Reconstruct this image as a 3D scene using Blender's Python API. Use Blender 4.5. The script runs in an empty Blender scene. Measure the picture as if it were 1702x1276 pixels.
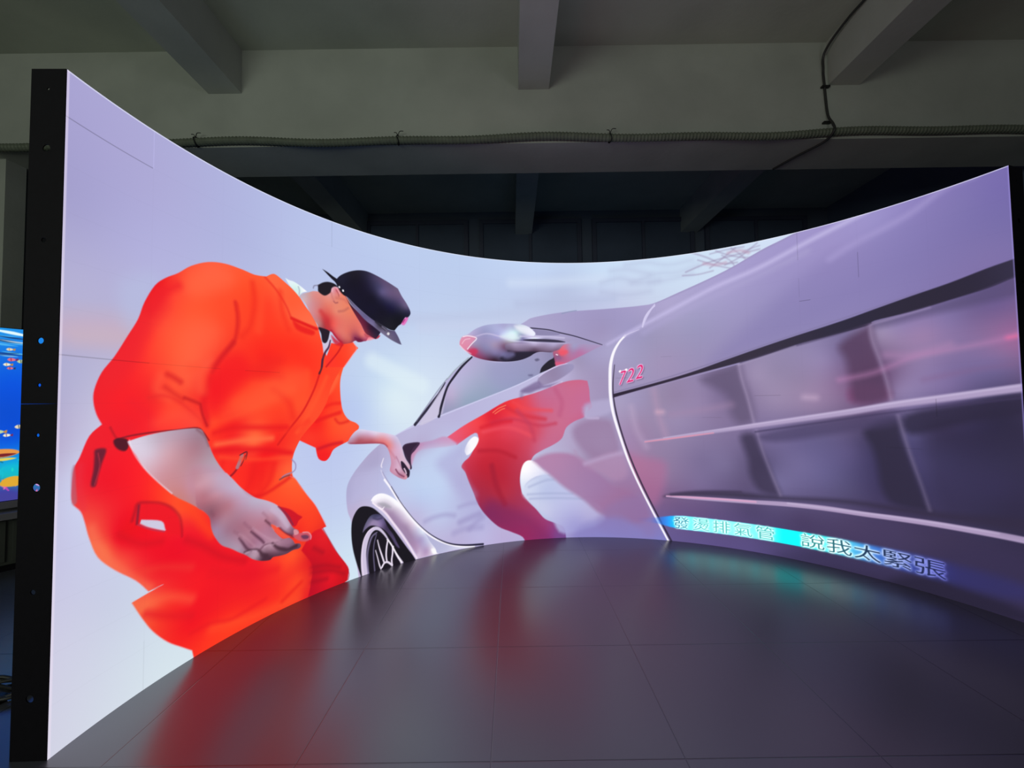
import bpy, bmesh, math, random
import numpy as np
from mathutils import Vector, Matrix

# ------------------------------------------------------------------ camera, world, lights, exposure
scene = bpy.context.scene
C = scene.collection
CAM_H, PITCH, ROLL, FPX = 1.10883, 0.03962, -0.01403, 695.67
cam_data = bpy.data.cameras.new('camera'); cam = bpy.data.objects.new('camera', cam_data); C.objects.link(cam)
cam_data.sensor_width = 36.0; cam_data.lens = FPX * 36.0 / 1702.0; cam_data.clip_start = 0.02
_f = Vector((0, math.cos(PITCH), math.sin(PITCH))); _u = Vector((0, -math.sin(PITCH), math.cos(PITCH))); _r = Vector((1, 0, 0))
_cr = _r * math.cos(ROLL) + _u * math.sin(ROLL); _cu = -_r * math.sin(ROLL) + _u * math.cos(ROLL)
cam.matrix_world = Matrix(((_cr.x, _cu.x, -_f.x, 0), (_cr.y, _cu.y, -_f.y, 0), (_cr.z, _cu.z, -_f.z, CAM_H), (0, 0, 0, 1)))
scene.camera = cam
world = bpy.data.worlds.new('world'); scene.world = world; world.use_nodes = True
world.node_tree.nodes['Background'].inputs[0].default_value = (0.02, 0.022, 0.02, 1)
world.node_tree.nodes['Background'].inputs[1].default_value = 1.0
scene.view_settings.view_transform = 'Standard'; scene.view_settings.look = 'None'
scene.view_settings.exposure = 0.0; scene.view_settings.gamma = 1.0; scene.view_settings.use_curve_mapping = False

def area_light(name, loc, aim, sx, sy, power, col):
    d = bpy.data.lights.new(name, 'AREA'); d.shape = 'RECTANGLE'; d.size = sx; d.size_y = sy; d.energy = power; d.color = col
    o = bpy.data.objects.new(name, d); C.objects.link(o); o.location = loc
    o.rotation_euler = (Vector(aim) - Vector(loc)).to_track_quat('-Z', 'Y').to_euler(); return o
# fill lights added out of view, no display there; brighten ceiling, girder and back wall
area_light('added_fill_left', (-2.6, -2.9, 1.9), (-1.2, 3.0, 3.6), 2.4, 1.8, 68, (0.92, 1.0, 0.84))
area_light('added_fill_right', (2.2, -2.9, 1.9), (1.8, 3.0, 3.5), 1.8, 1.4, 16, (1.0, 0.97, 0.95))
area_light('added_fill_back', (0.8, 4.3, 0.9), (0.8, 6.3, 3.4), 2.4, 1.0, 1.6, (0.25, 0.5, 1.0))

# ------------------------------------------------------------------ the curved wall's dimensions (metres)
RX, RY, RR = 0.55155, 1.39506, 2.02922      # centre and radius of the bend
A0 = -1.5877                                 # angle of the left end
MOD_W, MOD_H, NCOL, NROW = 0.32, 0.16, 18, 14
DEPTH = 0.112
TEX = 96                                      # picture samples across one module
def on_arc(s, h, off=0.0):
    a = A0 + s / RR
    return (RX + (RR + off) * math.sin(a), RY + (RR + off) * math.cos(a), h)

# ------------------------------------------------------------------ materials
def mat(name, col, rough=0.6, metal=0.0, spec=0.5, noise=None, bump=None, emit=None):
    m = bpy.data.materials.new(name); m.use_nodes = True; nt = m.node_tree; b = nt.nodes['Principled BSDF']
    b.inputs['Base Color'].default_value = (*col, 1); b.inputs['Roughness'].default_value = rough
    b.inputs['Metallic'].default_value = metal; b.inputs['Specular IOR Level'].default_value = spec
    tc = nt.nodes.new('ShaderNodeTexCoord')
    if noise:
        sc, lo, hi = noise
        n = nt.nodes.new('ShaderNodeTexNoise'); n.inputs['Scale'].default_value = sc; n.inputs['Detail'].default_value = 6
        nt.links.new(tc.outputs['Object'], n.inputs['Vector'])
        r = nt.nodes.new('ShaderNodeValToRGB'); r.color_ramp.elements[0].position = 0.3; r.color_ramp.elements[1].position = 0.7
        r.color_ramp.elements[0].color = (*[c * lo for c in col], 1); r.color_ramp.elements[1].color = (*[c * hi for c in col], 1)
        nt.links.new(n.outputs['Fac'], r.inputs['Fac']); nt.links.new(r.outputs['Color'], b.inputs['Base Color'])
    if bump:
        n2 = nt.nodes.new('ShaderNodeTexNoise'); n2.inputs['Scale'].default_value = bump[0]; n2.inputs['Detail'].default_value = 4
        nt.links.new(tc.outputs['Object'], n2.inputs['Vector'])
        bp = nt.nodes.new('ShaderNodeBump'); bp.inputs['Strength'].default_value = bump[1]; bp.inputs['Distance'].default_value = 0.01
        nt.links.new(n2.outputs['Fac'], bp.inputs['Height']); nt.links.new(bp.outputs['Normal'], b.inputs['Normal'])
    return m
M_CONC = mat('painted_concrete', (0.46, 0.49, 0.42), 0.85, noise=(1.6, 0.88, 1.08), bump=(30, 0.15))
M_CONC2 = mat('painted_concrete_beam', (0.44, 0.46, 0.42), 0.85, noise=(2.2, 0.9, 1.08), bump=(30, 0.12))
M_WALL = mat('wall_paint', (0.16, 0.165, 0.16), 0.8, noise=(1.2, 0.85, 1.1))
M_BACK = mat('back_wall_paint', (0.13, 0.16, 0.22), 0.85, noise=(1.0, 0.8, 1.1))
M_BLACK = mat('black_cabinet_metal', (0.006, 0.005, 0.008), 0.6, spec=0.12, noise=(60, 0.9, 1.1))
M_HOSE = mat('grey_green_hose', (0.14, 0.16, 0.12), 0.6, noise=(20, 0.85, 1.1))
M_CABLE = mat('dark_cable', (0.03, 0.03, 0.03), 0.5, noise=(20, 0.9, 1.1))
M_TIE = mat('black_tie', (0.008, 0.008, 0.008), 0.5, noise=(20, 0.9, 1.1))
M_GLASSD = mat('dark_window_glass', (0.10, 0.13, 0.19), 0.35, noise=(2, 0.9, 1.1))
M_FRAME = mat('window_frame_paint', (0.08, 0.09, 0.14), 0.5, noise=(4, 0.9, 1.1))
M_ALU = mat('grey_display_frame', (0.18, 0.17, 0.2), 0.4, noise=(9, 0.9, 1.1))
M_CAB = mat('olive_cabinet', (0.05, 0.056, 0.046), 0.7, noise=(4, 0.85, 1.1))

def floor_material():
    m = bpy.data.materials.new('polished_dark_tiles'); m.use_nodes = True; nt = m.node_tree; b = nt.nodes['Principled BSDF']
    N, Lk = nt.nodes.new, nt.links.new
    tc = N('ShaderNodeTexCoord'); sp = N('ShaderNodeSeparateXYZ'); Lk(tc.outputs['Object'], sp.inputs[0])
    def mt(op, a, bb=None):
        n = N('ShaderNodeMath'); n.operation = op
        for i, v in enumerate((a, bb)):
            if v is None: continue
            if hasattr(v, 'is_linked'): Lk(v, n.inputs[i])
            else: n.inputs[i].default_value = v
        return n.outputs[0]
    def joint(sock, off):
        q = mt('PINGPONG', mt('SUBTRACT', sock, off), 0.3)   # 0 on a joint, 0.3 mid tile
        return q
    jx = joint(sp.outputs['X'], -0.08132 + 6.0); jy = joint(sp.outputs['Y'], 2.53229 + 6.0)
    d = mt('MINIMUM', jx, jy)
    mr = N('ShaderNodeMapRange'); mr.interpolation_type = 'SMOOTHSTEP'; mr.inputs['From Min'].default_value = 0.0010; mr.inputs['From Max'].default_value = 0.0026
    Lk(d, mr.inputs['Value'])
    wn = N('ShaderNodeTexNoise'); wn.inputs['Scale'].default_value = 1.6; wn.inputs['Detail'].default_value = 1.5; Lk(tc.outputs['Object'], wn.inputs['Vector'])
    cr = N('ShaderNodeValToRGB'); cr.color_ramp.elements[0].position = 0.3; cr.color_ramp.elements[1].position = 0.7
    cr.color_ramp.elements[0].color = (*FLOOR_LO, 1); cr.color_ramp.elements[1].color = (*FLOOR_HI, 1)
    Lk(wn.outputs['Fac'], cr.inputs['Fac'])
    mx = N('ShaderNodeMix'); mx.data_type = 'RGBA'; Lk(mr.outputs[0], mx.inputs['Factor']); mx.inputs['A'].default_value = (0.006, 0.006, 0.007, 1); Lk(cr.outputs['Color'], mx.inputs['B'])
    Lk(mx.outputs['Result'], b.inputs['Base Color'])
    fine = N('ShaderNodeTexNoise'); fine.inputs['Scale'].default_value = 420; fine.inputs['Detail'].default_value = 2; Lk(tc.outputs['Object'], fine.inputs['Vector'])
    hgt = mt('ADD', mt('MULTIPLY', fine.outputs['Fac'], 0.05), mr.outputs[0])
    bp = N('ShaderNodeBump'); bp.inputs['Strength'].default_value = 0.35; bp.inputs['Distance'].default_value = 0.002
    Lk(hgt, bp.inputs['Height']); Lk(bp.outputs['Normal'], b.inputs['Normal'])
    r2 = N('ShaderNodeMapRange'); r2.inputs['From Min'].default_value = 0.3; r2.inputs['From Max'].default_value = 0.7
    r2.inputs['To Min'].default_value = FLOOR_R0; r2.inputs['To Max'].default_value = FLOOR_R1
    Lk(wn.outputs['Fac'], r2.inputs['Value']); Lk(r2.outputs[0], b.inputs['Roughness'])
    b.inputs['Specular IOR Level'].default_value = 0.5; b.inputs['IOR'].default_value = FLOOR_SPEC
    return m
FLOOR_LO, FLOOR_HI, FLOOR_R0, FLOOR_R1, FLOOR_SPEC = (0.074, 0.076, 0.100), (0.080, 0.082, 0.108), 0.28, 0.32, 2.1
M_FLOOR = floor_material()

def led_material(name):
    m = bpy.data.materials.new(name); m.use_nodes = True; nt = m.node_tree; b = nt.nodes['Principled BSDF']
    b.inputs['Base Color'].default_value = (0.012, 0.012, 0.012, 1); b.inputs['Roughness'].default_value = 0.6
    a = nt.nodes.new('ShaderNodeAttribute'); a.attribute_name = 'led'; a.attribute_type = 'GEOMETRY'
    nt.links.new(a.outputs['Color'], b.inputs['Emission Color']); b.inputs['Emission Strength'].default_value = 1.0
    return m
M_LED = led_material('led_pixels')

# ------------------------------------------------------------------ mesh helpers
def obj(name, bm, materials, parent=None, smooth=False, loc=None):
    me = bpy.data.meshes.new(name); bmesh.ops.recalc_face_normals(bm, faces=bm.faces); bm.to_mesh(me); bm.free()
    for m in (materials if isinstance(materials, (list, tuple)) else [materials]): me.materials.append(m)
    if smooth:
        for p in me.polygons: p.use_smooth = True
    o = bpy.data.objects.new(name, me); C.objects.link(o)
    if parent is not None:
        o.parent = parent; o.matrix_parent_inverse = parent.matrix_world.inverted()
    return o
def empty(name, loc=(0, 0, 0)):
    o = bpy.data.objects.new(name, None); C.objects.link(o); o.location = loc; o.matrix_world = Matrix.Translation(loc); return o
def tag(o, label, cat, group=None, kind=None):
    if label: o['label'] = label
    if cat: o['category'] = cat
    if group: o['group'] = group
    if kind: o['kind'] = kind
    return o
def struct(o, label=None):
    o['kind'] = 'structure'
    if label: o['label'] = label
    return o
def box(bm, lo, hi, M=None, bevel=0):
    r = bmesh.ops.create_cube(bm, size=1)
    S = Matrix.Diagonal((hi[0] - lo[0], hi[1] - lo[1], hi[2] - lo[2], 1)); T = Matrix.Translation([(a + b) / 2 for a, b in zip(lo, hi)])
    bmesh.ops.transform(bm, matrix=(M or Matrix()) @ T @ S, verts=r['verts'])
    if bevel:
        es = {e for v in r['verts'] for e in v.link_edges}
        bmesh.ops.bevel(bm, geom=list(es), offset=bevel, segments=2, affect='EDGES', profile=0.6)
def tube(bm, pts, rad, seg=12, rfun=None, cap=True):
    pts = [Vector(p) for p in pts]; rings = []
    n = len(pts); ref = Vector((0, 0, 1))
    for i, p in enumerate(pts):
        t = (pts[min(i + 1, n - 1)] - pts[max(i - 1, 0)]).normalized()
        a = t.cross(ref)
        if a.length < 1e-3: a = t.cross(Vector((0, 1, 0)))
        a.normalize(); b = t.cross(a); r = rfun(i) if rfun else rad
        rings.append([bm.verts.new(p + (a * math.cos(k * 2 * math.pi / seg) + b * math.sin(k * 2 * math.pi / seg)) * r) for k in range(seg)])
    for i in range(n - 1):
        for k in range(seg):
            bm.faces.new((rings[i][k], rings[i][(k + 1) % seg], rings[i + 1][(k + 1) % seg], rings[i + 1][k]))
    if cap:
        bm.faces.new(rings[0]); bm.faces.new(rings[-1][::-1])
def spline(P, n=8):
    P = [Vector(p) for p in P]; out = []
    for i in range(len(P) - 1):
        a, b, c, d = P[max(i - 1, 0)], P[i], P[i + 1], P[min(i + 2, len(P) - 1)]
        for k in range(n):
            t = k / n
            out.append(0.5 * ((2 * b) + (c - a) * t + (2 * a - 5 * b + 4 * c - d) * t * t + (3 * b - 3 * c + d - a) * t ** 3))
    out.append(P[-1]); return out

# ------------------------------------------------------------------ the room
X0, X1, Y0, Y1, ZC = -4.4, 4.9, -3.2, 6.35, 4.02
def slab(name, lo, hi, m):
    bm = bmesh.new(); box(bm, lo, hi); return struct(obj(name, bm, m))
slab('floor', (X0 - .2, Y0 - .2, -.1), (X1 + .2, Y1 + .2, 0), M_FLOOR)
slab('ceiling', (X0 - .2, Y0 - .2, ZC), (X1 + .2, Y1 + .2, ZC + .15), M_CONC)
slab('wall_left', (X0 - .2, Y0 - .2, 0), (X0, Y1 + .2, ZC), M_WALL)
slab('wall_right', (X1, Y0 - .2, 0), (X1 + .2, Y1 + .2, ZC), M_BACK)
slab('wall_back', (X0, Y1, 0), (X1, Y1 + .2, ZC), M_BACK)
slab('wall_front', (X0, Y0 - .2, 0), (X1, Y0, ZC), M_BACK)
GY0, GY1, GZ = 3.335, 3.785, 3.205
slab('trim_1', (X0, GY0, GZ), (X1, GY1, ZC), M_CONC2)['label'] = 'deep concrete girder crossing above the curved screen'
JZ = 3.655
for i, (xa, xb) in enumerate(((-2.455, -2.185), (0.085, 0.335), (2.625, 2.88))):
    slab('trim_%d' % (2 + i), (xa, Y0, JZ), (xb, GY0, ZC), M_CONC2)['label'] = ('concrete ceiling joist above the left end of the screen', 'concrete ceiling joist over the middle of the screen', 'concrete ceiling joist above the right end of the screen')[i]
for i, (xa, xb) in enumerate(((-2.455, -2.185), (0.085, 0.335), (2.625, 2.88))):
    slab('trim_%d' % (5 + i), (xa, GY1, JZ), (xb, Y1, ZC), M_CONC2)['label'] = 'dark concrete ceiling joist behind the girder'
slab('trim_8', (X0, 3.45, 0), (X0 + .16, 3.60, GZ), M_CONC2)['label'] = 'pale narrow pilaster on the left wall'
# dark windows in the back wall
for i, xc in enumerate((-3.15, -1.42, 0.31, 2.04, 3.77)):
    w = struct(empty('window_%d' % (i + 1), (xc, Y1, 2.2)), 'dark window high in the wall behind the screen')
    bm = bmesh.new(); a, b, z0, z1 = xc - .78, xc + .78, 2.2, 3.88
    for lo, hi in (((a, Y1 - .05, z0), (a + .06, Y1, z1)), ((b - .06, Y1 - .05, z0), (b, Y1, z1)), ((a + .06, Y1 - .05, z0), (b - .06, Y1, z0 + .06)), ((a + .06, Y1 - .05, z1 - .06), (b - .06, Y1, z1)), ((xc - .02, Y1 - .05, z0 + .06), (xc + .02, Y1, z1 - .06))):
        box(bm, lo, hi)
    obj('window_frame', bm, M_FRAME, w)
    bm = bmesh.new(); box(bm, (a + .06, Y1 - .02, z0 + .06), (b - .06, Y1 - .012, z1 - .06)); obj('window_pane', bm, M_GLASSD, w)

# ------------------------------------------------------------------ hose and cables on the girder
random.seed(4)
hp = []
xs = np.arange(X0 + .02, X1 - .02, 0.007)
def wob(x): return 0.010 * math.sin(x * 2.3 + 1) + 0.008 * math.sin(x * 5.1) + (0.022 / (1 + math.exp(-(x - 2.9) * 4)))
hose = empty('corrugated_hose', (0, GY0 - .035, GZ + .03))
tag(hose, 'ribbed grey green hose strapped along the bottom edge of the girder', 'hose')
bm = bmesh.new(); hp = [(x, GY0 - .034, GZ + .018 + wob(x)) for x in xs]
tube(bm, hp, .03, 12, rfun=lambda i: 0.031 if i % 4 < 2 else 0.0265)
obj('hose_tube', bm, M_HOSE, hose, smooth=False)
for x in (-2.52, -0.89, 0.82):
    bm = bmesh.new(); c = Vector((x, GY0 - .034, GZ + .018 + wob(x)))
    ring = [c + Vector((0.006 * math.sin(t * 2), .036 * math.cos(t), .036 * math.sin(t))) for t in np.linspace(0, 2 * math.pi, 25)]
    tube(bm, ring, .0045, 6, cap=False)
    tube(bm, spline([c + Vector((0, -.01, .034)), c + Vector((.015, -.02, .06)), c + Vector((.045, -.02, .062))], 5), .003, 6)
    tube(bm, spline([c + Vector((0, -.01, .034)), c + Vector((-.012, -.02, .05)), c + Vector((-.03, -.02, .052))], 5), .003, 6)
    obj('cable_tie', bm, M_TIE, hose)
cab = empty('ceiling_cable', (2.6, GY0 - .02, 3.3))
tag(cab, 'dark cable climbing the girder to the right ceiling joist', 'cable')
bm = bmesh.new()
tube(bm, spline([(2.42, GY1 - .03, GZ - .012), (2.5, 3.55, GZ - .012), (2.585, GY0 + .02, GZ - .014), (2.60, GY0 - .075, GZ + .02), (2.61, GY0 - .055, GZ + .09), (2.60, GY0 - .016, GZ + .2), (2.585, GY0 - .014, GZ + .45), (2.58, GY0 - .016, 3.78), (2.575, GY0 - .05, 3.90), (2.59, GY0 - .25, 3.97), (2.605, GY0 - .6, 3.985), (2.605, 1.2, 3.985), (2.605, -1, 3.985)], 10), .0095, 8)
obj('cable_run', bm, M_CABLE, cab, smooth=True)
for z in (GZ + .12, GZ + .42):
    bm = bmesh.new(); box(bm, (2.56, GY0 - .028, z), (2.625, GY0 - .001, z + .014), bevel=.002); obj('cable_clip', bm, M_TIE, cab)

# ------------------------------------------------------------------ picture painter (screen millimetres -> LED colours)
class Canvas:
    def __init__(s, w, h, n):            # w,h in mm, n samples per mm
        s.nx = int(round(w * n)) + 1; s.ny = int(round(h * n)) + 1; s.k = n
        s.X = np.arange(s.nx, dtype=np.float32) / n; s.Y = np.arange(s.ny, dtype=np.float32) / n
        s.img = np.zeros((s.ny, s.nx, 3), np.float32); s.masks = {}
    def smooth(s, pts, closed, n=4):
        P = np.array(pts, np.float32)
        if len(P) < 3: return P
        out = []; m = len(P)
        for i in range(m if closed else m - 1):
            g = (lambda j: P[j % m]) if closed else (lambda j: P[min(max(j, 0), m - 1)])
            a, b, c, d = g(i - 1), g(i), g(i + 1), g(i + 2)
            if np.all(b == c): out.append(b[None]); continue
            if np.all(a == b): a = b - (c - b) * 0.5
            if np.all(c == d): d = c + (c - b) * 0.5
            t = (np.arange(n) / n).astype(np.float32)[:, None]
            out.append(0.5 * (2 * b + (c - a) * t + (2 * a - 5 * b + 4 * c - d) * t * t + (3 * b - 3 * c + d - a) * t ** 3))
        if not closed: out.append(P[-1][None])
        return np.concatenate(out)
    def bbox(s, P, pad):
        x0 = max(0, int((P[:, 0].min() - pad) * s.k)); x1 = min(s.nx, int((P[:, 0].max() + pad) * s.k) + 2)
        y0 = max(0, int((P[:, 1].min() - pad) * s.k)); y1 = min(s.ny, int((P[:, 1].max() + pad) * s.k) + 2)
        return x0, x1, y0, y1
    def segdist(s, A, B, bb, pad, R=None):
        x0, x1, y0, y1 = bb; D = np.full((y1 - y0, x1 - x0), 1e6, np.float32)
        for i in range(len(A)):
            a, b = A[i], B[i]; r = (max(R[i], R[i + 1]) if R is not None else 0) + pad
            u0 = max(x0, int((min(a[0], b[0]) - r) * s.k)); u1 = min(x1, int((max(a[0], b[0]) + r) * s.k) + 2)
            v0 = max(y0, int((min(a[1], b[1]) - r) * s.k)); v1 = min(y1, int((max(a[1], b[1]) + r) * s.k) + 2)
            if u0 >= u1 or v0 >= v1: continue
            X = s.X[u0:u1][None]; Y = s.Y[v0:v1][:, None]; d = b - a; L2 = float(d @ d) + 1e-9
            t = np.clip(((X - a[0]) * d[0] + (Y - a[1]) * d[1]) / L2, 0, 1)
            dd = np.sqrt((X - a[0] - t * d[0]) ** 2 + (Y - a[1] - t * d[1]) ** 2)
            if R is not None: dd = dd - (R[i] + (R[i + 1] - R[i]) * t)
            sub = D[v0 - y0:v1 - y0, u0 - x0:u1 - x0]; np.minimum(sub, dd, out=sub)
        return D
    def put(s, bb, al, fill, pw, clip):
        x0, x1, y0, y1 = bb
        if clip: al = al * s.masks[clip][y0:y1, x0:x1]
        if isinstance(fill[0], (int, float)): col = np.array(fill, np.float32)[None, None]
        else:
            F = np.array(fill, np.float32); st = 3
            xs = np.arange(x0, x1 + st, st); ys = np.arange(y0, y1 + st, st)
            X = (xs / s.k)[None].astype(np.float32); Y = (ys / s.k)[:, None].astype(np.float32)
            P_ = F[:, :2].astype(np.float64); n = len(P_); dm = np.sqrt(((P_[:, None] - P_[None]) ** 2).sum(-1)) + np.eye(n) * 1e6; nn = float(np.median(dm.min(1))); c2 = (0.35 * nn) ** 2
            A = np.zeros((n + 1, n + 1)); A[:n, :n] = -np.sqrt(((P_[:, None] - P_[None]) ** 2).sum(-1) + c2) - np.eye(n) * 0.05 * nn; A[:n, n] = 1; A[n, :n] = 1
            W = np.linalg.solve(A, np.concatenate([F[:, 2:5], np.zeros((1, 3))]))
            low = np.zeros((len(ys), len(xs), 3), np.float32) + W[n].astype(np.float32)
            for f, w_ in zip(F, W): low -= np.sqrt((X - f[0]) ** 2 + (Y - f[1]) ** 2 + c2)[..., None] * w_.astype(np.float32)
            low = np.clip(low, F[:, 2:5].min(0) - 6, F[:, 2:5].max(0) + 6)
            gx = (np.arange(x0, x1) - x0) / st; gy = (np.arange(y0, y1) - y0) / st
            ix = gx.astype(int); fx = (gx - ix).astype(np.float32)[None, :, None]; iy = gy.astype(int); fy = (gy - iy).astype(np.float32)[:, None, None]
            ix1 = np.minimum(ix + 1, len(xs) - 1); iy1 = np.minimum(iy + 1, len(ys) - 1)
            r0 = low[iy]; r1 = low[iy1]
            col = (r0[:, ix] * (1 - fx) + r0[:, ix1] * fx) * (1 - fy) + (r1[:, ix] * (1 - fx) + r1[:, ix1] * fx) * fy
        v = s.img[y0:y1, x0:x1]; v += (col - v) * al[..., None]
    def poly(s, pts, fill, soft, al, sm, name=None, clip=None, pw=3):
        P = s.smooth(pts, True) if sm else np.array(pts, np.float32)
        w = max(soft, 0.62 / s.k); bb = s.bbox(P, w); x0, x1, y0, y1 = bb
        if x0 >= x1 or y0 >= y1: return
        Q = np.roll(P, -1, 0); inside = np.zeros((y1 - y0, x1 - x0), bool)
        for a, b in zip(P, Q):
            if a[1] == b[1]: continue
            lo, hi = (a, b) if a[1] < b[1] else (b, a)
            v0 = max(y0, int(math.ceil(lo[1] * s.k))); v1 = min(y1, int(math.ceil(hi[1] * s.k)))
            if v0 >= v1: continue
            xc = lo[0] + (s.Y[v0:v1] - lo[1]) * (hi[0] - lo[0]) / (hi[1] - lo[1])
            inside[v0 - y0:v1 - y0] ^= s.X[x0:x1][None] < xc[:, None]
        D = s.segdist(P, Q, bb, w); D = np.where(inside, D, -D)
        t = np.clip(D / w * 0.5 + 0.5, 0, 1); m = t * t * (3 - 2 * t)
        if name:
            full = np.zeros((s.ny, s.nx), np.float32); full[y0:y1, x0:x1] = m; s.masks[name] = full
        s.put(bb, m * al, fill, pw, clip)
    def line(s, pts, col, ws, soft, al, sm, clip=None):
        P = np.array(pts, np.float32); R = np.array(ws, np.float32)
        if sm and len(P) > 2:
            Q = s.smooth(np.concatenate([P, R[:, None]], 1), False); P, R = Q[:, :2], np.maximum(Q[:, 2], 0.2)
        w = max(soft, 0.62 / s.k); bb = s.bbox(P, w + R.max())
        if bb[0] >= bb[1] or bb[2] >= bb[3]: return
        D = -s.segdist(P[:-1], P[1:], bb, w, R)
        t = np.clip(D / w * 0.5 + 0.5, 0, 1); m = t * t * (3 - 2 * t)
        s.put(bb, m * al, col, 3, clip)
    def glyphs(s, text, x, y, w, h, shear=(0, 0), bold=0.0):
        """coverage of one character scaled into the box x..x+w, y..y+h (mm)"""
        cu = bpy.data.curves.new('glyph', 'FONT'); cu.body = text; cu.resolution_u = 4; cu.offset = bold
        o = bpy.data.objects.new('glyph', cu); C.objects.link(o)
        dg = bpy.context.evaluated_depsgraph_get(); me = o.evaluated_get(dg).to_mesh(); me.calc_loop_triangles()
        V = np.array([v.co[:2] for v in me.vertices], np.float32); T = np.array([t.vertices[:] for t in me.loop_triangles])
        o.evaluated_get(dg).to_mesh_clear(); bpy.data.objects.remove(o); bpy.data.curves.remove(cu)
        cov = np.zeros((s.ny, s.nx), np.float32)
        if len(T) == 0: return cov
        lo, hi = V.min(0), V.max(0); U = (V - lo) / (hi - lo)
        V = np.stack([x + U[:, 0] * w + shear[0] * U[:, 1], y + U[:, 1] * h + shear[1] * U[:, 0]], 1)
        x0, x1, y0, y1 = s.bbox(V, 2); ss = 4
        X = ((np.arange((x1 - x0) * ss) + 0.5) / ss - 0.5 + x0)[None] / s.k; Y = ((np.arange((y1 - y0) * ss) + 0.5) / ss - 0.5 + y0)[:, None] / s.k
        acc = np.zeros((Y.shape[0], X.shape[1]), bool)
        for t in T:
            a, b, c = V[t]; e = lambda p, q: (q[0] - p[0]) * (Y - p[1]) - (q[1] - p[1]) * (X - p[0])
            e1, e2, e3 = e(a, b), e(b, c), e(c, a)
            acc |= ((e1 >= 0) & (e2 >= 0) & (e3 >= 0)) | ((e1 <= 0) & (e2 <= 0) & (e3 <= 0))
        cov[y0:y1, x0:x1] = acc.reshape(y1 - y0, ss, x1 - x0, ss).mean((1, 3)); return cov
def blur(a, r):
    k = int(r * 3) + 1; g = np.exp(-0.5 * (np.arange(-k, k + 1) / r) ** 2); g /= g.sum(); out = a
    for ax in (0, 1):
        acc = np.zeros_like(out); n = out.shape[ax]
        for i, wgt in enumerate(g):
            d = i - k; src = [slice(None)] * 2; dst = [slice(None)] * 2
            src[ax] = slice(max(0, d), n + min(0, d)); dst[ax] = slice(max(0, -d), n + min(0, -d)); acc[tuple(dst)] += wgt * out[tuple(src)]
        out = acc
    return out

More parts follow.
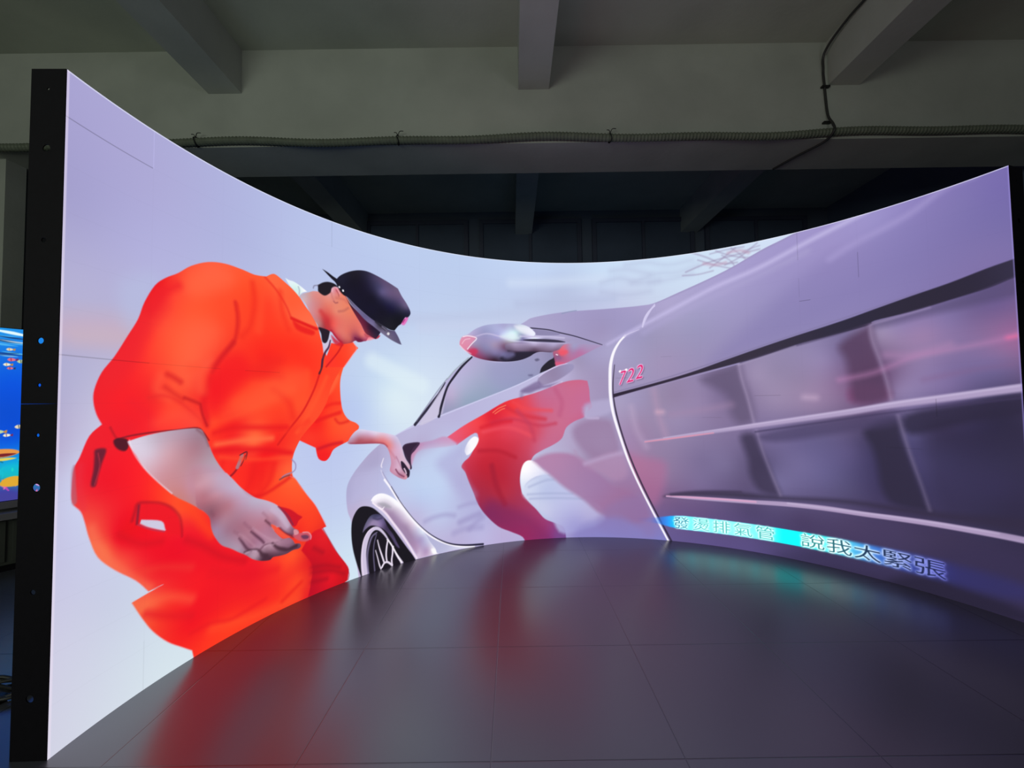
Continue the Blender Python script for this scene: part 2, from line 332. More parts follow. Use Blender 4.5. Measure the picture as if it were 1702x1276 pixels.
# shapes of the film still: ['P', outline, fill or colour samples, softness, opacity, curved, mask name, clip, falloff] / ['L', path, colour, half widths, softness, opacity, curved, clip]
PICTURE = [["P",[[-200,-200],[6000,-200],[6000,2500],[-200,2500]],[[17,2181,166,160,214],[18,1807,163,158,210],[20,1501,176,172,214],[15,1180,176,172,212],[13,944,190,186,222],[11,674,196,196,232],[11,332,204,204,230],[19,46,208,210,230],[307,2048,170,166,218],[266,1711,174,172,222],[183,1365,180,176,214],[125,1099,190,188,222],[70,896,196,196,230],[184,402,200,206,232],[346,138,208,222,236],[447,5,212,228,238],[733,1933,174,180,228],[1080,2053,180,192,236],[1481,2016,182,198,240],[1656,2224,184,202,242],[2222,2159,184,204,242],[2318,1887,186,204,240],[1567,1709,184,200,240],[1929,1579,194,212,243],[1654,1308,200,222,245],[1698,1144,212,232,246],[1927,1273,208,226,246],[1481,1066,186,206,244],[1318,774,186,200,242],[1319,444,192,208,243],[1440,79,206,228,246],[2925,2171,190,210,246],[2819,1919,186,200,236],[3422,2118,196,216,246],[3896,2178,200,222,248],[4327,2159,204,224,248],[4677,2214,206,222,248],[3418,1918,190,200,235],[3659,1955,196,208,238],[3073,2023,182,196,232],[1316,1519,190,206,240]],14.8,1,0,None,None,3],
["P",[[-15,1413],[203,1450],[345,1426],[322,1337],[141,1319],[-12,1316]],[196,172,196],56.3,0.85,1,None,None,3],
["P",[[39,1374],[226,1399],[216,1342],[59,1326]],[200,178,190],34.0,0.5,1,None,None,3],
["P",[[200,1573],[340,1637],[296,1430],[226,1418]],[178,190,230],51.8,0.5,1,None,None,3],
["L",[[1655,1680],[2717,1816]],[186,198,232],[34.3,39.8],42.6,0.6,0,None],
["L",[[1929,1645],[2918,1772]],[196,206,238],[31.8,35.0],43.8,0.6,0,None],
["L",[[2670,2060],[3422,2108]],[206,222,248],[34.9,34.6],45.2,0.6,0,None],
["L",[[1567,1385],[1927,1229]],[222,240,248],[54.3,58.6],39.1,0.6,0,None],
["L",[[2718,1890],[3515,1933]],[178,190,226],[24.9,24.5],45.0,0.6,0,None],
["L",[[3421,2067],[3567,2100],[3708,2050],[3870,2054]],[172,180,216],[12.4,12.2,12.0,11.8],43.6,0.42,1,None],
["L",[[3496,2164],[3640,2164],[3803,2115]],[172,180,216],[9.8,9.7,9.5],43.7,0.42,1,None],
["L",[[3617,2206],[3782,2211],[3941,2173],[4118,2186]],[172,180,216],[9.7,9.6,9.3,9.1],42.5,0.42,1,None],
["L",[[3661,2053],[3849,2110],[4006,2106],[4160,2141]],[172,180,216],[9.7,9.5,9.2,9.0],42.1,0.42,1,None],
["L",[[3801,2042],[3938,2052],[4115,2077]],[172,180,216],[8.3,8.2,7.9],41.9,0.42,1,None],
["L",[[3419,1992],[3611,1958],[3799,1973]],[172,180,216],[12.3,12.1,11.9],43.7,0.42,1,None],
["L",[[4072,2097],[4181,2133],[4286,2157],[4440,2173],[4572,2179]],[146,126,168],[5.9,5.8,5.7,5.5,5.3],9.6,0.5,1,None],
["L",[[4119,2243],[4225,2187],[4326,2122],[4427,2112]],[146,126,168],[5.4,5.3,5.2,5.1],9.6,0.5,1,None],
["L",[[4243,2104],[4327,2159],[4418,2223]],[146,126,168],[4.9,4.8,4.7],9.5,0.5,1,None],
["L",[[4288,2227],[4377,2177],[4486,2136],[4571,2135]],[146,126,168],[4.8,4.7,4.6,4.5],9.3,0.5,1,None],
["L",[[4346,2109],[4440,2146],[4559,2227]],[146,126,168],[4.7,4.6,4.5],9.3,0.5,1,None],
["L",[[4161,2179],[4285,2116],[4386,2075]],[146,126,168],[4.5,4.4,4.3],9.6,0.5,1,None],
["L",[[4390,2229],[4456,2161],[4486,2118]],[146,126,168],[3.8,3.8,3.8],9.3,0.5,1,None],
["L",[[4246,2211],[4358,2222],[4473,2220]],[146,126,168],[4.0,3.9,3.8],9.5,0.5,1,None],
["L",[[4049,2072],[4157,2066],[4263,2078]],[146,126,168],[4.6,4.5,4.4],9.9,0.5,1,None],
["L",[[4328,2186],[4387,2129],[4414,2078]],[146,126,168],[3.9,3.8,3.8],9.4,0.5,1,None],
["L",[[4468,2185],[4527,2199],[4573,2205]],[146,126,168],[3.8,3.7,3.7],9.1,0.5,1,None],
["L",[[4369,2197],[4449,2198],[4503,2168]],[196,150,180],[10.7,10.5,10.4],12.7,0.5,1,None],
["L",[[4202,2144],[4285,2120],[4351,2127]],[196,150,180],[11.1,10.9,10.8],13.1,0.5,1,None],
["P",[[1478,-121],[1478,-121],[1465,7],[1432,213],[1416,356],[1391,428],[1381,524],[1391,597],[1432,662],[1482,717],[1549,780],[1636,840],[1724,878],[1865,946],[1865,946],[1949,1051],[2049,1168],[2151,1295],[2254,1398],[2254,1398],[2563,1616],[2766,1739],[2858,1786],[3125,1833],[3470,1851],[3722,1862],[3838,1877],[4024,1946],[4349,2065],[4579,2168],[4714,2213],[4924,2283],[4924,2283],[5075,2887],[5075,2887],[5947,2345],[5947,2345],[5828,-391],[5828,-391],[4236,-845],[4236,-845],[1916,-719],[1916,-719]],[[1419,535,176,172,216],[1482,640,176,172,214],[1588,704,176,170,212],[1697,794,182,176,218],[1879,885,184,178,220],[2210,958,184,180,224],[2606,1112,186,184,226],[2908,1230,190,184,226],[3111,1367,178,168,212],[3310,1473,160,150,196],[1482,409,192,178,216],[1653,576,186,196,236],[1877,587,188,206,242],[2112,694,190,206,242],[1922,411,186,200,240],[2061,260,188,196,236],[2202,105,184,176,222],[2396,76,186,180,228],[2110,473,188,204,242],[2397,213,178,176,226],[2592,75,186,172,220],[1924,796,182,174,216],[2255,547,180,178,222],[2257,774,186,192,232],[1876,292,190,184,226],[2917,1748,168,160,206],[3218,1773,160,150,200],[3463,1766,156,146,196],[3702,1804,162,152,202],[3412,1644,158,146,194],[3651,1659,156,148,198],[3211,1425,160,148,190],[3405,1323,160,146,190],[3446,1027,158,146,190],[3481,1518,166,158,204],[3401,1175,160,144,188],[3392,735,176,160,206],[3341,638,160,134,178],[3433,445,158,124,170],[3299,931,170,150,194],[3188,301,186,190,232],[2891,216,190,200,236],[2988,115,176,178,226],[3381,252,164,118,160],[3568,159,150,108,160],[3183,61,152,140,206],[3472,61,136,124,198],[3658,45,128,122,200],[3932,1835,170,160,208],[4320,1930,164,154,208],[3790,1603,154,146,190],[3692,1413,158,148,192],[3875,1406,158,142,186],[4309,1565,150,140,190],[4103,1676,154,148,194],[4696,1695,144,134,190],[4705,1949,152,140,200],[5043,2029,150,136,200],[5035,1797,140,128,190],[5333,2013,136,124,192],[5328,1872,132,120,186],[5588,2119,122,110,182],[5583,1991,120,108,178],[5723,2151,112,98,178],[5736,1961,112,100,172],[5687,1825,122,106,172],[5495,2194,132,118,190],[5201,2208,152,140,206]],4.4,1,1,"car",None,3.2],
["L",[[3458,1558],[3555,1609],[3708,1686],[3931,1796],[4263,1948],[4549,2038],[4883,2165],[5173,2249]],[196,186,236],[7.3,12.1,14.3,16.3,15.3,16.4,14.8,13.3],22.0,0.75,1,"car"],
["L",[[3745,1645],[3975,1764],[4278,1890],[4558,1988],[4850,2091]],[170,160,212],[23.8,23.0,21.8,20.4,18.7],30.4,0.5,1,"car"],
["P",[[4862,1956],[5103,2058],[5357,2140],[5523,2225],[5809,2251],[5828,1777],[5575,1798],[5270,1779],[4691,1527],[4222,1388]],[124,112,178],82.0,0.35,1,None,"car",3],
["L",[[4979,2008],[5103,2070],[5358,2154],[5524,2241],[5639,2250]],[168,154,216],[21.4,20.5,18.4,17.0,16.0],24.8,0.5,1,"car"],
["L",[[3838,1877],[4024,1941],[4349,2063],[4579,2164],[4821,2241]],[150,138,188],[7.1,6.9,6.5,6.1,5.7],10.8,0.6,1,"car"],
["L",[[3736,1689],[3752,1752],[3786,1808],[3833,1853]],[214,206,244],[5.2,5.7,5.7,4.7],4.3,1,1,None],
["L",[[3089,1818],[3145,1833],[3209,1843]],[140,150,190],[3.5,3.5,3.5],4.5,1,1,None],
["L",[[2824,1697],[2882,1693],[2981,1683],[3063,1662],[3185,1633],[3298,1596],[3414,1555]],[40,34,62],[5.0,4.5,4.5,4.5,4.0,3.7,2.9],3.5,1,1,None],
["P",[[2067,996],[2067,996],[2084,1105],[2116,1194],[2189,1306],[2261,1384],[2351,1455],[2351,1455],[2522,1413],[2737,1431],[2837,1497],[2837,1497],[3010,1501],[3010,1501],[3083,1448],[3025,1387],[2892,1319],[2892,1319],[2568,1177],[2115,1024]],[[2131,1075,160,156,196],[2196,1261,184,178,220],[2277,1361,182,174,218],[2439,1349,164,166,206],[2438,1185,148,162,196],[2275,1110,150,164,196],[2603,1303,154,158,204],[2769,1351,150,152,196],[2894,1448,152,146,190],[3002,1489,140,134,178],[2163,1149,180,168,208]],4.4,1,1,"glass",None,3],
["P",[[2522,1405],[2853,1448],[2885,1384],[2809,1319],[2602,1240],[2480,1302]],[150,150,196],69.0,0.5,1,None,"glass",3],
["P",[[2857,1440],[2882,1448],[2894,1436],[2869,1426]],[96,92,130],9.9,1,1,None,None,3],
["P",[[2801,1315],[2834,1318],[2834,1307],[2809,1305]],[96,92,138],12.4,0.8,1,None,None,3],
["P",[[3018,1481],[3018,1481],[3038,1448],[3033,1387],[3033,1387],[2958,1351],[2896,1329],[2896,1329],[2913,1376],[2968,1428],[3010,1452]],[30,26,42],5.0,1,1,None,None,3],
["L",[[1720,878],[1879,941],[2115,1015],[2408,1120],[2708,1232],[2935,1338],[3111,1406]],[206,206,244],[2.1,3.6,4.2,4.3,4.4,4.0,3.0],4.8,0.9,1,None],
["P",[[1865,946],[2081,1016],[2091,1007],[2116,1141],[2082,1141],[1949,1011]],[200,190,224],6.9,0.6,1,None,None,3],
["L",[[1878,947],[1964,1045],[2065,1165],[2116,1251]],[46,44,66],[10.2,9.9,8.3,3.5],3.6,1,0,None],
["L",[[1889,971],[1981,1091],[2065,1200],[2133,1280]],[120,120,150],[3.1,3.2,3.2,3.3],5.5,0.8,1,None],
["L",[[2063,999],[2088,1089],[2133,1216],[2188,1296],[2254,1376],[2334,1450]],[34,32,52],[10.6,9.2,7.9,8.5,8.5,6.2],3.8,1,1,None],
["L",[[2136,1280],[2202,1352],[2306,1443]],[150,166,176],[3.7,3.8,3.8],5.7,0.9,1,None],
["P",[[1914,940],[1980,1045],[2088,1200],[2116,1216],[2072,1089],[2053,999]],[204,196,226],6.0,0.85,1,None,None,3],
["P",[[2235,1565],[2235,1565],[2256,1605],[2304,1627],[2362,1669],[2444,1704],[2543,1721],[2642,1727],[2741,1725],[2807,1706],[2848,1675],[2868,1647],[2856,1633],[2939,1634],[3103,1627],[3160,1611],[3144,1586],[3103,1591],[2938,1603],[2855,1602],[2772,1593],[2921,1577],[3102,1572],[3135,1562],[3118,1529],[3052,1513],[3002,1499],[2903,1503],[2853,1489],[2812,1464],[2737,1435],[2638,1421],[2522,1422],[2424,1434],[2343,1459],[2279,1499],[2239,1535]],[[2247,1566,222,160,186],[2304,1584,190,170,210],[2361,1610,168,156,204],[2443,1646,150,150,200],[2526,1681,168,172,220],[2608,1700,172,172,218],[2691,1703,176,186,222],[2741,1689,190,210,226],[2815,1666,226,226,252],[2607,1629,196,206,244],[2690,1623,200,236,236],[2541,1610,162,156,210],[2442,1583,150,140,190],[2360,1533,160,120,160],[2343,1501,180,80,120],[2442,1520,134,124,172],[2524,1554,160,140,180],[2606,1541,120,86,118],[2689,1543,112,80,112],[2854,1545,112,84,116],[2937,1554,120,88,118],[2647,1494,74,58,92],[2605,1477,104,96,146],[2523,1476,112,98,146],[2441,1466,120,80,120],[2522,1436,60,36,60],[2646,1438,40,30,56],[2729,1479,34,28,50],[2812,1488,32,26,50],[2855,1569,190,176,216],[3020,1562,170,156,200],[2938,1619,172,166,208],[3062,1611,170,160,204],[2723,1608,120,124,170]],4.0,1,1,"mir",None,3],
["P",[[2857,1687],[3046,1664],[3050,1640],[2881,1639],[2865,1659]],[140,132,178],5.0,1,1,None,None,3],
["P",[[2764,1600],[2855,1608],[3021,1603],[3111,1585],[3070,1580],[2905,1585],[2789,1590]],[52,46,74],5.5,1,1,None,None,3],
["L",[[2361,1610],[2459,1639],[2574,1619],[2689,1587],[2772,1583],[2921,1575],[3127,1568]],[210,198,236],[2.4,3.7,4.9,6.2,5.5,5.5,5.0],8.9,0.8,1,"mir"],
["L",[[2740,1628],[2856,1626],[2980,1627],[3103,1617]],[196,186,226],[6.4,6.5,6.5,6.5],7.0,0.9,1,None],
["L",[[2639,1510],[2738,1520],[2854,1513],[2986,1507]],[44,32,56],[8.9,8.9,8.9,9.0],9.9,0.85,1,"mir"],
["P",[[2572,1453],[2688,1487],[2771,1500],[2854,1498],[2820,1464],[2737,1435],[2638,1422],[2588,1425]],[34,28,52],14.8,0.9,1,None,"mir",3],
["P",[[2597,1485],[2672,1498],[2688,1471],[2638,1446],[2597,1453]],[110,104,156],19.7,0.8,1,None,None,3],
["P",[[2691,1711],[2774,1710],[2840,1675],[2860,1647],[2815,1642],[2740,1660]],[240,240,252],19.9,0.75,1,None,"mir",3],
["P",[[2574,1627],[2674,1647],[2740,1624],[2723,1592],[2640,1598]],[222,240,248],24.7,0.8,1,None,"mir",3],
["P",[[2239,1569],[2264,1605],[2320,1616],[2369,1603],[2320,1539],[2291,1499],[2247,1528]],[226,140,170],9.6,0.85,1,None,"mir",3],
["L",[[2264,1605],[2304,1614],[2361,1606],[2373,1592],[2336,1555],[2299,1511]],[250,236,246],[3.8,3.8,3.9,3.9,3.8,3.8],3.8,0.9,1,None],
["L",[[2255,1551],[2280,1583],[2320,1593]],[246,200,214],[3.3,3.3,3.4],3.8,0.8,1,None],
["L",[[2239,1535],[2279,1499],[2327,1477]],[250,226,240],[3.8,3.8,3.8],4.8,0.7,1,None],
["P",[[2311,1500],[2360,1517],[2384,1495],[2351,1467]],[206,50,90],14.4,0.8,1,None,"mir",3],
["P",[[2640,1569],[2921,1575],[3127,1565],[3118,1529],[3052,1513],[2986,1500],[2854,1506],[2721,1505],[2622,1517]],[[2689,1557,168,150,190],[3020,1558,168,154,198],[2855,1561,176,160,202],[2655,1517,110,90,124],[2854,1516,96,72,100],[3036,1521,124,94,126]],10.9,0.9,1,None,"mir",3],
["P",[[3010,1501],[3060,1521],[3135,1570],[3414,1553],[3414,1553],[3264,1478],[3099,1403],[3033,1383],[3033,1383],[3018,1448]],[[3084,1497,230,92,110],[3059,1464,150,90,130],[3050,1399,210,90,130],[3141,1464,182,110,150],[3223,1503,180,118,166],[3305,1543,168,142,190],[3184,1545,160,148,196],[3142,1513,180,120,160]],6.0,0.95,1,None,None,3],
["P",[[3060,1505],[3118,1517],[3129,1492],[3076,1472]],[236,84,104],14.9,0.9,1,None,None,3],
["L",[[3035,1481],[3047,1477]],[255,230,240],[4.0,4.0],4.0,1,1,None],
["P",[[3025,1416],[3083,1415],[3107,1405],[3041,1383]],[216,86,124],8.9,0.8,1,None,None,3],
["P",[[2879,1279],[2917,1319],[3000,1367],[3099,1399],[3172,1398],[3172,1357],[3097,1301],[3014,1258],[2915,1230],[2882,1247]],[[2891,1271,150,134,176],[3016,1335,142,124,166],[3139,1374,150,140,186]],7.9,0.9,1,None,None,3],
["L",[[2890,1299],[2933,1331],[3000,1367],[3058,1391],[3124,1407]],[214,200,240],[3.5,4.5,5.0,4.0,2.5],4.5,0.9,1,None],
["P",[[2733,1184],[2808,1231],[2883,1263],[2932,1230],[3063,1253],[2997,1221],[2882,1198],[2807,1167]],[124,104,156],14.8,0.8,1,None,None,3],
["L",[[2997,1221],[3055,1249],[3080,1257]],[220,196,232],[4.9,4.9,4.9],7.9,0.7,1,None],
["P",[[2129,843],[2129,843],[2266,925],[2423,1004],[2599,1098],[2741,1138],[2865,1171],[3007,1222],[3113,1259],[3218,1271],[3287,1261],[3287,1261],[3300,1192],[3305,1105],[3321,1053],[3291,1019],[3255,967],[3176,934],[3106,883],[3069,798],[2998,748],[2910,708],[2839,668],[2803,618],[2750,587],[2723,521],[2718,454],[2738,369],[2789,299],[2849,236],[2918,157],[3004,119],[3073,82],[3089,-3],[3089,-3],[2966,-48],[2966,-48],[2758,-33],[2758,-33],[2733,28],[2637,78],[2534,130],[2431,232],[2372,319],[2338,403],[2296,504],[2271,570],[2241,613],[2264,651],[2316,696],[2383,822],[2383,822],[2352,864],[2205,780],[2205,780]],[[2180,832,232,84,112],[2405,952,242,52,60],[2493,983,226,30,48],[2669,1046,240,50,58],[2668,944,230,60,80],[2936,1196,200,92,128],[3165,1228,210,92,124],[3232,1123,206,92,132],[2934,1058,214,80,112],[3019,936,214,90,118],[2842,855,214,68,92],[2579,863,224,50,70],[2490,767,212,38,56],[2664,726,204,44,66],[2876,751,206,80,110],[2401,625,196,30,50],[2574,530,186,28,50],[2662,592,190,40,64],[2399,462,176,32,56],[2572,365,176,36,60],[2658,275,160,40,76],[2483,242,140,36,80],[2743,152,160,44,92],[2916,56,150,48,110],[2742,52,170,36,90],[3037,-1,120,60,140]],5.9,0.97,1,"refl",None,3],
["P",[[2848,1197],[3305,1270],[3325,1035],[3176,934],[3015,679],[2839,634],[2913,887]],[190,120,160],78.8,0.45,1,None,"refl",3],
["L",[[2599,1064],[2739,994],[2932,955]],[206,40,60],[14.6,14.7,14.8],19.6,0.6,1,"refl"],
["L",[[2492,933],[2668,961],[2878,905],[3019,919]],[196,50,80],[12.1,12.2,12.3,12.3],19.6,0.6,1,"refl"],
["L",[[2421,869],[2632,895],[2824,821]],[240,80,96],[14.4,14.6,14.7],19.5,0.6,1,"refl"],
["L",[[2670,1097],[2775,1044],[2986,1023]],[240,70,80],[12.2,12.3,12.3],19.7,0.6,1,"refl"],
["L",[[2704,1028],[2808,907],[2841,787]],[196,60,90],[17.2,17.2,17.2],19.6,0.6,1,"refl"],
["L",[[2385,724],[2542,715],[2681,658]],[178,24,46],[14.3,14.5,14.6],19.3,0.6,1,"refl"],
["L",[[2488,602],[2521,452],[2588,298]],[160,24,50],[21.6,21.6,21.6],19.2,0.6,1,"refl"],
["L",[[3024,1195],[3075,1091],[3055,988]],[190,90,130],[19.8,19.7,19.7],19.7,0.6,1,"refl"],
["L",[[2404,903],[2544,940],[2650,945]],[214,24,44],[12.0,12.1,12.2],19.4,0.6,1,"refl"],
["P",[[2484,340],[2657,258],[2814,180],[2967,2],[2758,-16],[2585,100],[2414,234]],[120,36,92],57.8,0.5,1,None,"refl",3],
["L",[[2741,1138],[2759,1181],[2883,1214]],[120,100,150],[14.8,14.8,14.8],19.7,0.5,1,None],
["L",[[2502,1016],[2546,1048],[2608,1072]],[250,130,90],[3.6,3.6,3.7],3.9,0.9,1,None],
["L",[[2519,1007],[2572,1039],[2599,1047]],[250,130,90],[3.6,3.6,3.7],3.9,0.9,1,None],
["P",[[1832,802],[1832,802],[1913,815],[2012,827],[2113,849],[2205,791],[2146,774],[2045,770],[1929,764],[1880,730],[1851,659],[1835,690],[1840,749]],[[1864,777,196,120,156],[1979,806,190,150,196],[2146,819,206,150,190],[1913,743,200,160,200]],9.9,0.85,1,None,None,3],
["P",[[1784,798],[1816,818],[1913,818],[1880,768],[1848,733],[1844,667],[1816,736],[1790,768]],[58,36,66],4.4,0.95,1,None,None,3],
["P",[[2281,698],[2281,698],[2268,739],[2300,802],[2348,837],[2383,814],[2359,758],[2307,704]],[252,250,255],5.7,1,1,None,None,3],
["P",[[2723,454],[2725,538],[2750,604],[2795,629],[2856,609],[2907,555],[2959,510],[2854,498],[2765,443],[2755,376],[2736,369]],[[2767,552,252,250,255],[2907,529,226,226,250],[2747,402,214,224,248]],6.3,1,1,None,None,3],
["P",[[2765,443],[2871,497],[2959,510],[3114,403],[3250,316],[3385,230],[3382,112],[3072,31],[2970,154],[2815,280],[2738,361]],[[2800,416,206,216,244],[2922,376,186,196,236],[3094,285,186,188,234],[3265,196,180,176,226],[2919,241,196,200,236],[3177,96,160,156,220]],19.5,0.9,1,None,None,3],
["L",[[2791,416],[2923,461],[2993,466]],[160,170,214],[7.3,7.3,7.3],14.6,0.6,1,None],
["L",[[2781,358],[2974,357],[3147,348]],[160,170,214],[7.3,7.3,7.3],14.6,0.6,1,None],
["L",[[2798,323],[3008,318],[3233,306]],[160,170,214],[7.3,7.3,7.3],14.6,0.6,1,None],
["P",[[2839,634],[2980,680],[3171,659],[3357,520],[3489,401],[3669,321],[3746,174],[3615,118],[3383,179],[3233,299],[3079,404],[2959,510],[2855,599]],[[3013,611,176,124,166],[3186,538,166,120,166],[3354,400,158,116,166],[3520,300,156,110,156],[3682,188,150,100,150]],24.2,0.9,1,None,None,3],
["P",[[3157,848],[3246,933],[3434,948],[3500,879],[3529,673],[3359,622],[3224,709]],[152,120,162],38.9,0.8,1,None,None,3],
["P",[[3172,693],[3256,606],[3462,673],[3562,657],[3591,504],[3490,452],[3357,520],[3255,572]],[176,136,176],33.8,0.7,1,None,None,3],
["L",[[3256,589],[3411,639],[3546,674]],[186,160,204],[14.6,14.5,14.3],24.1,0.7,1,None],
["L",[[3282,1036],[3272,967],[3367,957]],[190,170,212],[9.8,9.8,9.7],9.8,0.8,1,None],
["P",[[3266,1071],[3506,1111],[3504,1016],[3281,958]],[178,168,212],24.3,0.8,1,None,None,3],
["P",[[3435,248],[3669,338],[3762,192],[3774,10],[3480,-5],[3348,95]],[140,112,176],47.2,0.5,1,None,None,3],
["P",[[3228,95],[3484,164],[3615,118],[3677,4],[3174,-39]],[130,124,200],42.9,0.6,1,None,None,3],
["P",[[1913,728],[2078,776],[2248,757],[2213,703],[2127,568],[1977,493],[1888,610]],[190,208,244],54.7,0.7,1,None,"car",3],
["P",[[2044,654],[2145,740],[2265,780],[2264,699],[2229,622],[2296,472],[2347,386],[2278,346],[2144,520]],[174,172,222],55.9,0.7,1,None,"car",3],
["L",[[1642,732],[1626,688],[1630,673]],[246,236,250],[2.5,3.8,3.3],4.2,0.9,1,None],
["L",[[1624,654],[1641,613],[1685,538],[1741,449],[1791,382]],[226,220,246],[3.3,4.2,4.6,5.1,5.6],4.2,0.95,1,None],
["L",[[1635,642],[1654,605],[1697,536],[1753,447]],[130,124,166],[2.5,2.5,2.5,2.6],3.8,0.8,1,None],
["P",[[1611,826],[1562,779],[1490,710],[1426,643],[1391,579],[1387,517],[1426,510],[1526,645],[1611,713]],[168,162,206],28.2,0.5,1,None,"car",3],
["P",[[1455,655],[1623,655],[1648,600],[1709,477],[1526,513],[1426,472],[1408,555]],[184,180,224],36.6,0.6,1,None,"car",3],
["P",[[1480,4],[1480,4],[1451,93],[1427,184],[1416,272],[1419,356],[1442,409],[1474,437],[1515,437],[1563,417],[1611,374],[1660,319],[1710,252],[1760,178],[1810,103],[1848,48],[1876,3],[1876,3],[1859,-189],[1859,-189],[1509,-80],[1509,-80]],[20,18,26],3.7,1,1,"arch",None,3],
["P",[[1494,274],[1509,319],[1545,366],[1587,372],[1636,353],[1648,322],[1673,266],[1710,212],[1734,161],[1759,109],[1734,127],[1697,192],[1648,254],[1599,288],[1551,304],[1515,290]],[[1515,312,110,100,140],[1581,347,96,88,130],[1575,326,150,128,176],[1623,299,132,110,166],[1660,269,70,56,96],[1722,175,80,66,110]],5.0,0.95,1,None,"arch",3],
["L",[[1569,350],[1599,335],[1630,337]],[66,60,100],[6.1,6.2,6.2],6.2,0.8,1,None],
["L",[[1515,-13],[1504,55],[1500,132],[1512,204],[1539,258],[1575,279],[1611,268],[1648,226],[1678,174],[1709,116],[1734,70],[1775,2]],[208,194,226],[24.0,21.9,18.0,18.0,16.2,12.3,9.3,7.1,6.3,6.3,7.2,10.7],3.7,1,1,None],
["L",[[1497,4],[1489,92],[1491,167],[1503,228],[1533,270],[1569,286]],[236,216,240],[4.0,4.0,4.0,4.0,4.0,3.1],3.2,0.8,1,None],
["L",[[1534,3],[1526,71],[1527,135],[1542,197],[1563,235],[1593,250]],[128,116,160],[7.0,7.0,7.0,7.1,6.1,4.1],4.0,0.8,1,None],
["P",[[1551,-7],[1542,71],[1546,141],[1557,193],[1581,231],[1611,246],[1648,215],[1697,136],[1734,58],[1765,-7],[1696,-28]],[22,18,28],3.3,1,1,None,None,3],
["L",[[1578,237],[1590,237],[1575,188],[1569,118],[1578,6]],[96,88,124],[2.0,3.3,4.1,4.1,4.9],3.3,0.9,1,None],
["L",[[1598,199],[1611,146],[1629,91],[1647,36]],[232,220,240],[2.9,4.1,5.4,5.4],2.9,1,1,None],
["L",[[1584,136],[1599,83],[1611,35],[1623,4]],[232,220,240],[2.4,3.3,4.1,4.1],2.9,1,1,None],
["L",[[1672,181],[1663,133],[1660,83],[1666,37]],[232,220,240],[5.0,5.8,5.4,5.0],2.9,1,1,None],
["L",[[1709,127],[1706,82],[1700,44],[1703,4]],[232,220,240],[7.2,5.5,5.5,5.4],2.9,1,1,None],
["L",[[1629,13],[1647,36],[1672,35],[1703,7]],[232,220,240],[6.2,6.2,6.2,6.3],2.9,1,1,None],
["L",[[1666,188],[1697,147],[1734,75],[1772,8]],[250,244,250],[2.9,4.2,4.2,4.7],3.0,1,1,None],
["P",[[1551,466],[1551,466],[1569,488],[1605,501],[1648,494],[1698,466],[1748,423],[1798,368],[1849,306],[1894,244],[1939,182],[1991,106],[2030,49],[2056,4],[2056,4],[1899,3],[1899,3],[1874,53],[1829,128],[1772,216],[1710,298],[1648,373],[1593,422]],[[1581,475,250,246,255],[1648,480,250,248,255],[1735,414,250,248,255],[1648,412,196,180,206],[1704,362,178,154,186],[1747,313,178,152,188],[1810,237,168,140,176],[1848,171,166,138,178],[1887,92,180,148,190],[1899,30,206,182,214],[1862,250,226,212,232],[1900,196,206,204,232],[1926,143,182,172,214],[1952,102,184,176,218],[1964,39,186,158,200],[1830,315,246,240,252],[2004,43,220,210,232],[1932,177,214,220,242]],3.9,1,1,"lip",None,3],
["L",[[1569,471],[1612,489],[1661,481],[1723,439],[1792,369],[1849,300],[1900,231]],[252,250,255],[10.2,12.4,12.6,12.8,12.9,10.9,6.6],17.0,0.9,1,"lip"],
["L",[[1654,388],[1722,318],[1791,229],[1848,135],[1886,50]],[164,134,172],[6.3,8.5,10.7,10.9,8.7],21.4,0.6,1,"lip"],
["P",[[1997,44],[2023,45],[2053,5],[2016,4]],[255,255,255],8.9,0.9,1,None,"lip",3],
["L",[[1611,408],[1660,359],[1716,279],[1772,199],[1823,118],[1861,50],[1886,9]],[244,226,244],[6.2,7.1,7.2,6.4,6.5,6.5,7.4],4.7,0.95,1,None],
["L",[[1563,450],[1599,416],[1630,396],[1648,409]],[252,240,252],[4.1,4.1,4.2,3.1],3.7,1,1,None],
["P",[[1599,438],[1648,435],[1698,397],[1673,396],[1636,409]],[150,150,160],12.5,0.6,1,None,None,3],
["P",[[1965,171],[1998,135],[2090,74],[2190,28],[2325,-1],[2190,6],[2056,3],[2030,43],[1978,120]],[[2024,99,180,180,220],[2123,37,190,190,226],[2224,13,214,214,240]],4.5,1,1,None,None,3],
["L",[[1649,588],[1698,518],[1748,435],[1798,362],[1849,294],[1913,217],[1991,142],[2077,83],[2177,37],[2258,16],[2339,3]],[250,246,255],[6.7,6.3,6.4,6.5,6.5,6.6,5.8,5.9,6.0,6.0,4.7],4.0,1,1,None],
["L",[[1698,535],[1754,439],[1817,347],[1881,265],[1965,177],[2044,114],[2123,67],[2204,38],[2298,20],[2408,10]],[40,36,66],[1.9,2.1,2.2,2.2,2.7,3.6,4.6,5.5,7.0,8.0],3.6,1,1,None],
["L",[[1952,252],[2025,270],[2111,274],[2179,258]],[148,138,196],[15.5,15.7,16.0,16.1],22.6,0.4,1,"car"],
["L",[[2225,201],[2301,222],[2383,244]],[148,138,196],[20.8,21.0,21.2],23.4,0.5,1,"car"],
["L",[[2177,127],[2259,145],[2396,139]],[148,138,196],[20.7,20.9,21.2],23.3,0.35,1,"car"],
["L",[[2220,315],[2302,330],[2357,331]],[148,138,196],[13.9,14.1,14.1],23.4,0.35,1,"car"],
["L",[[2300,139],[2355,183],[2410,215]],[148,138,196],[18.7,18.8,18.9],23.5,0.4,1,"car"],
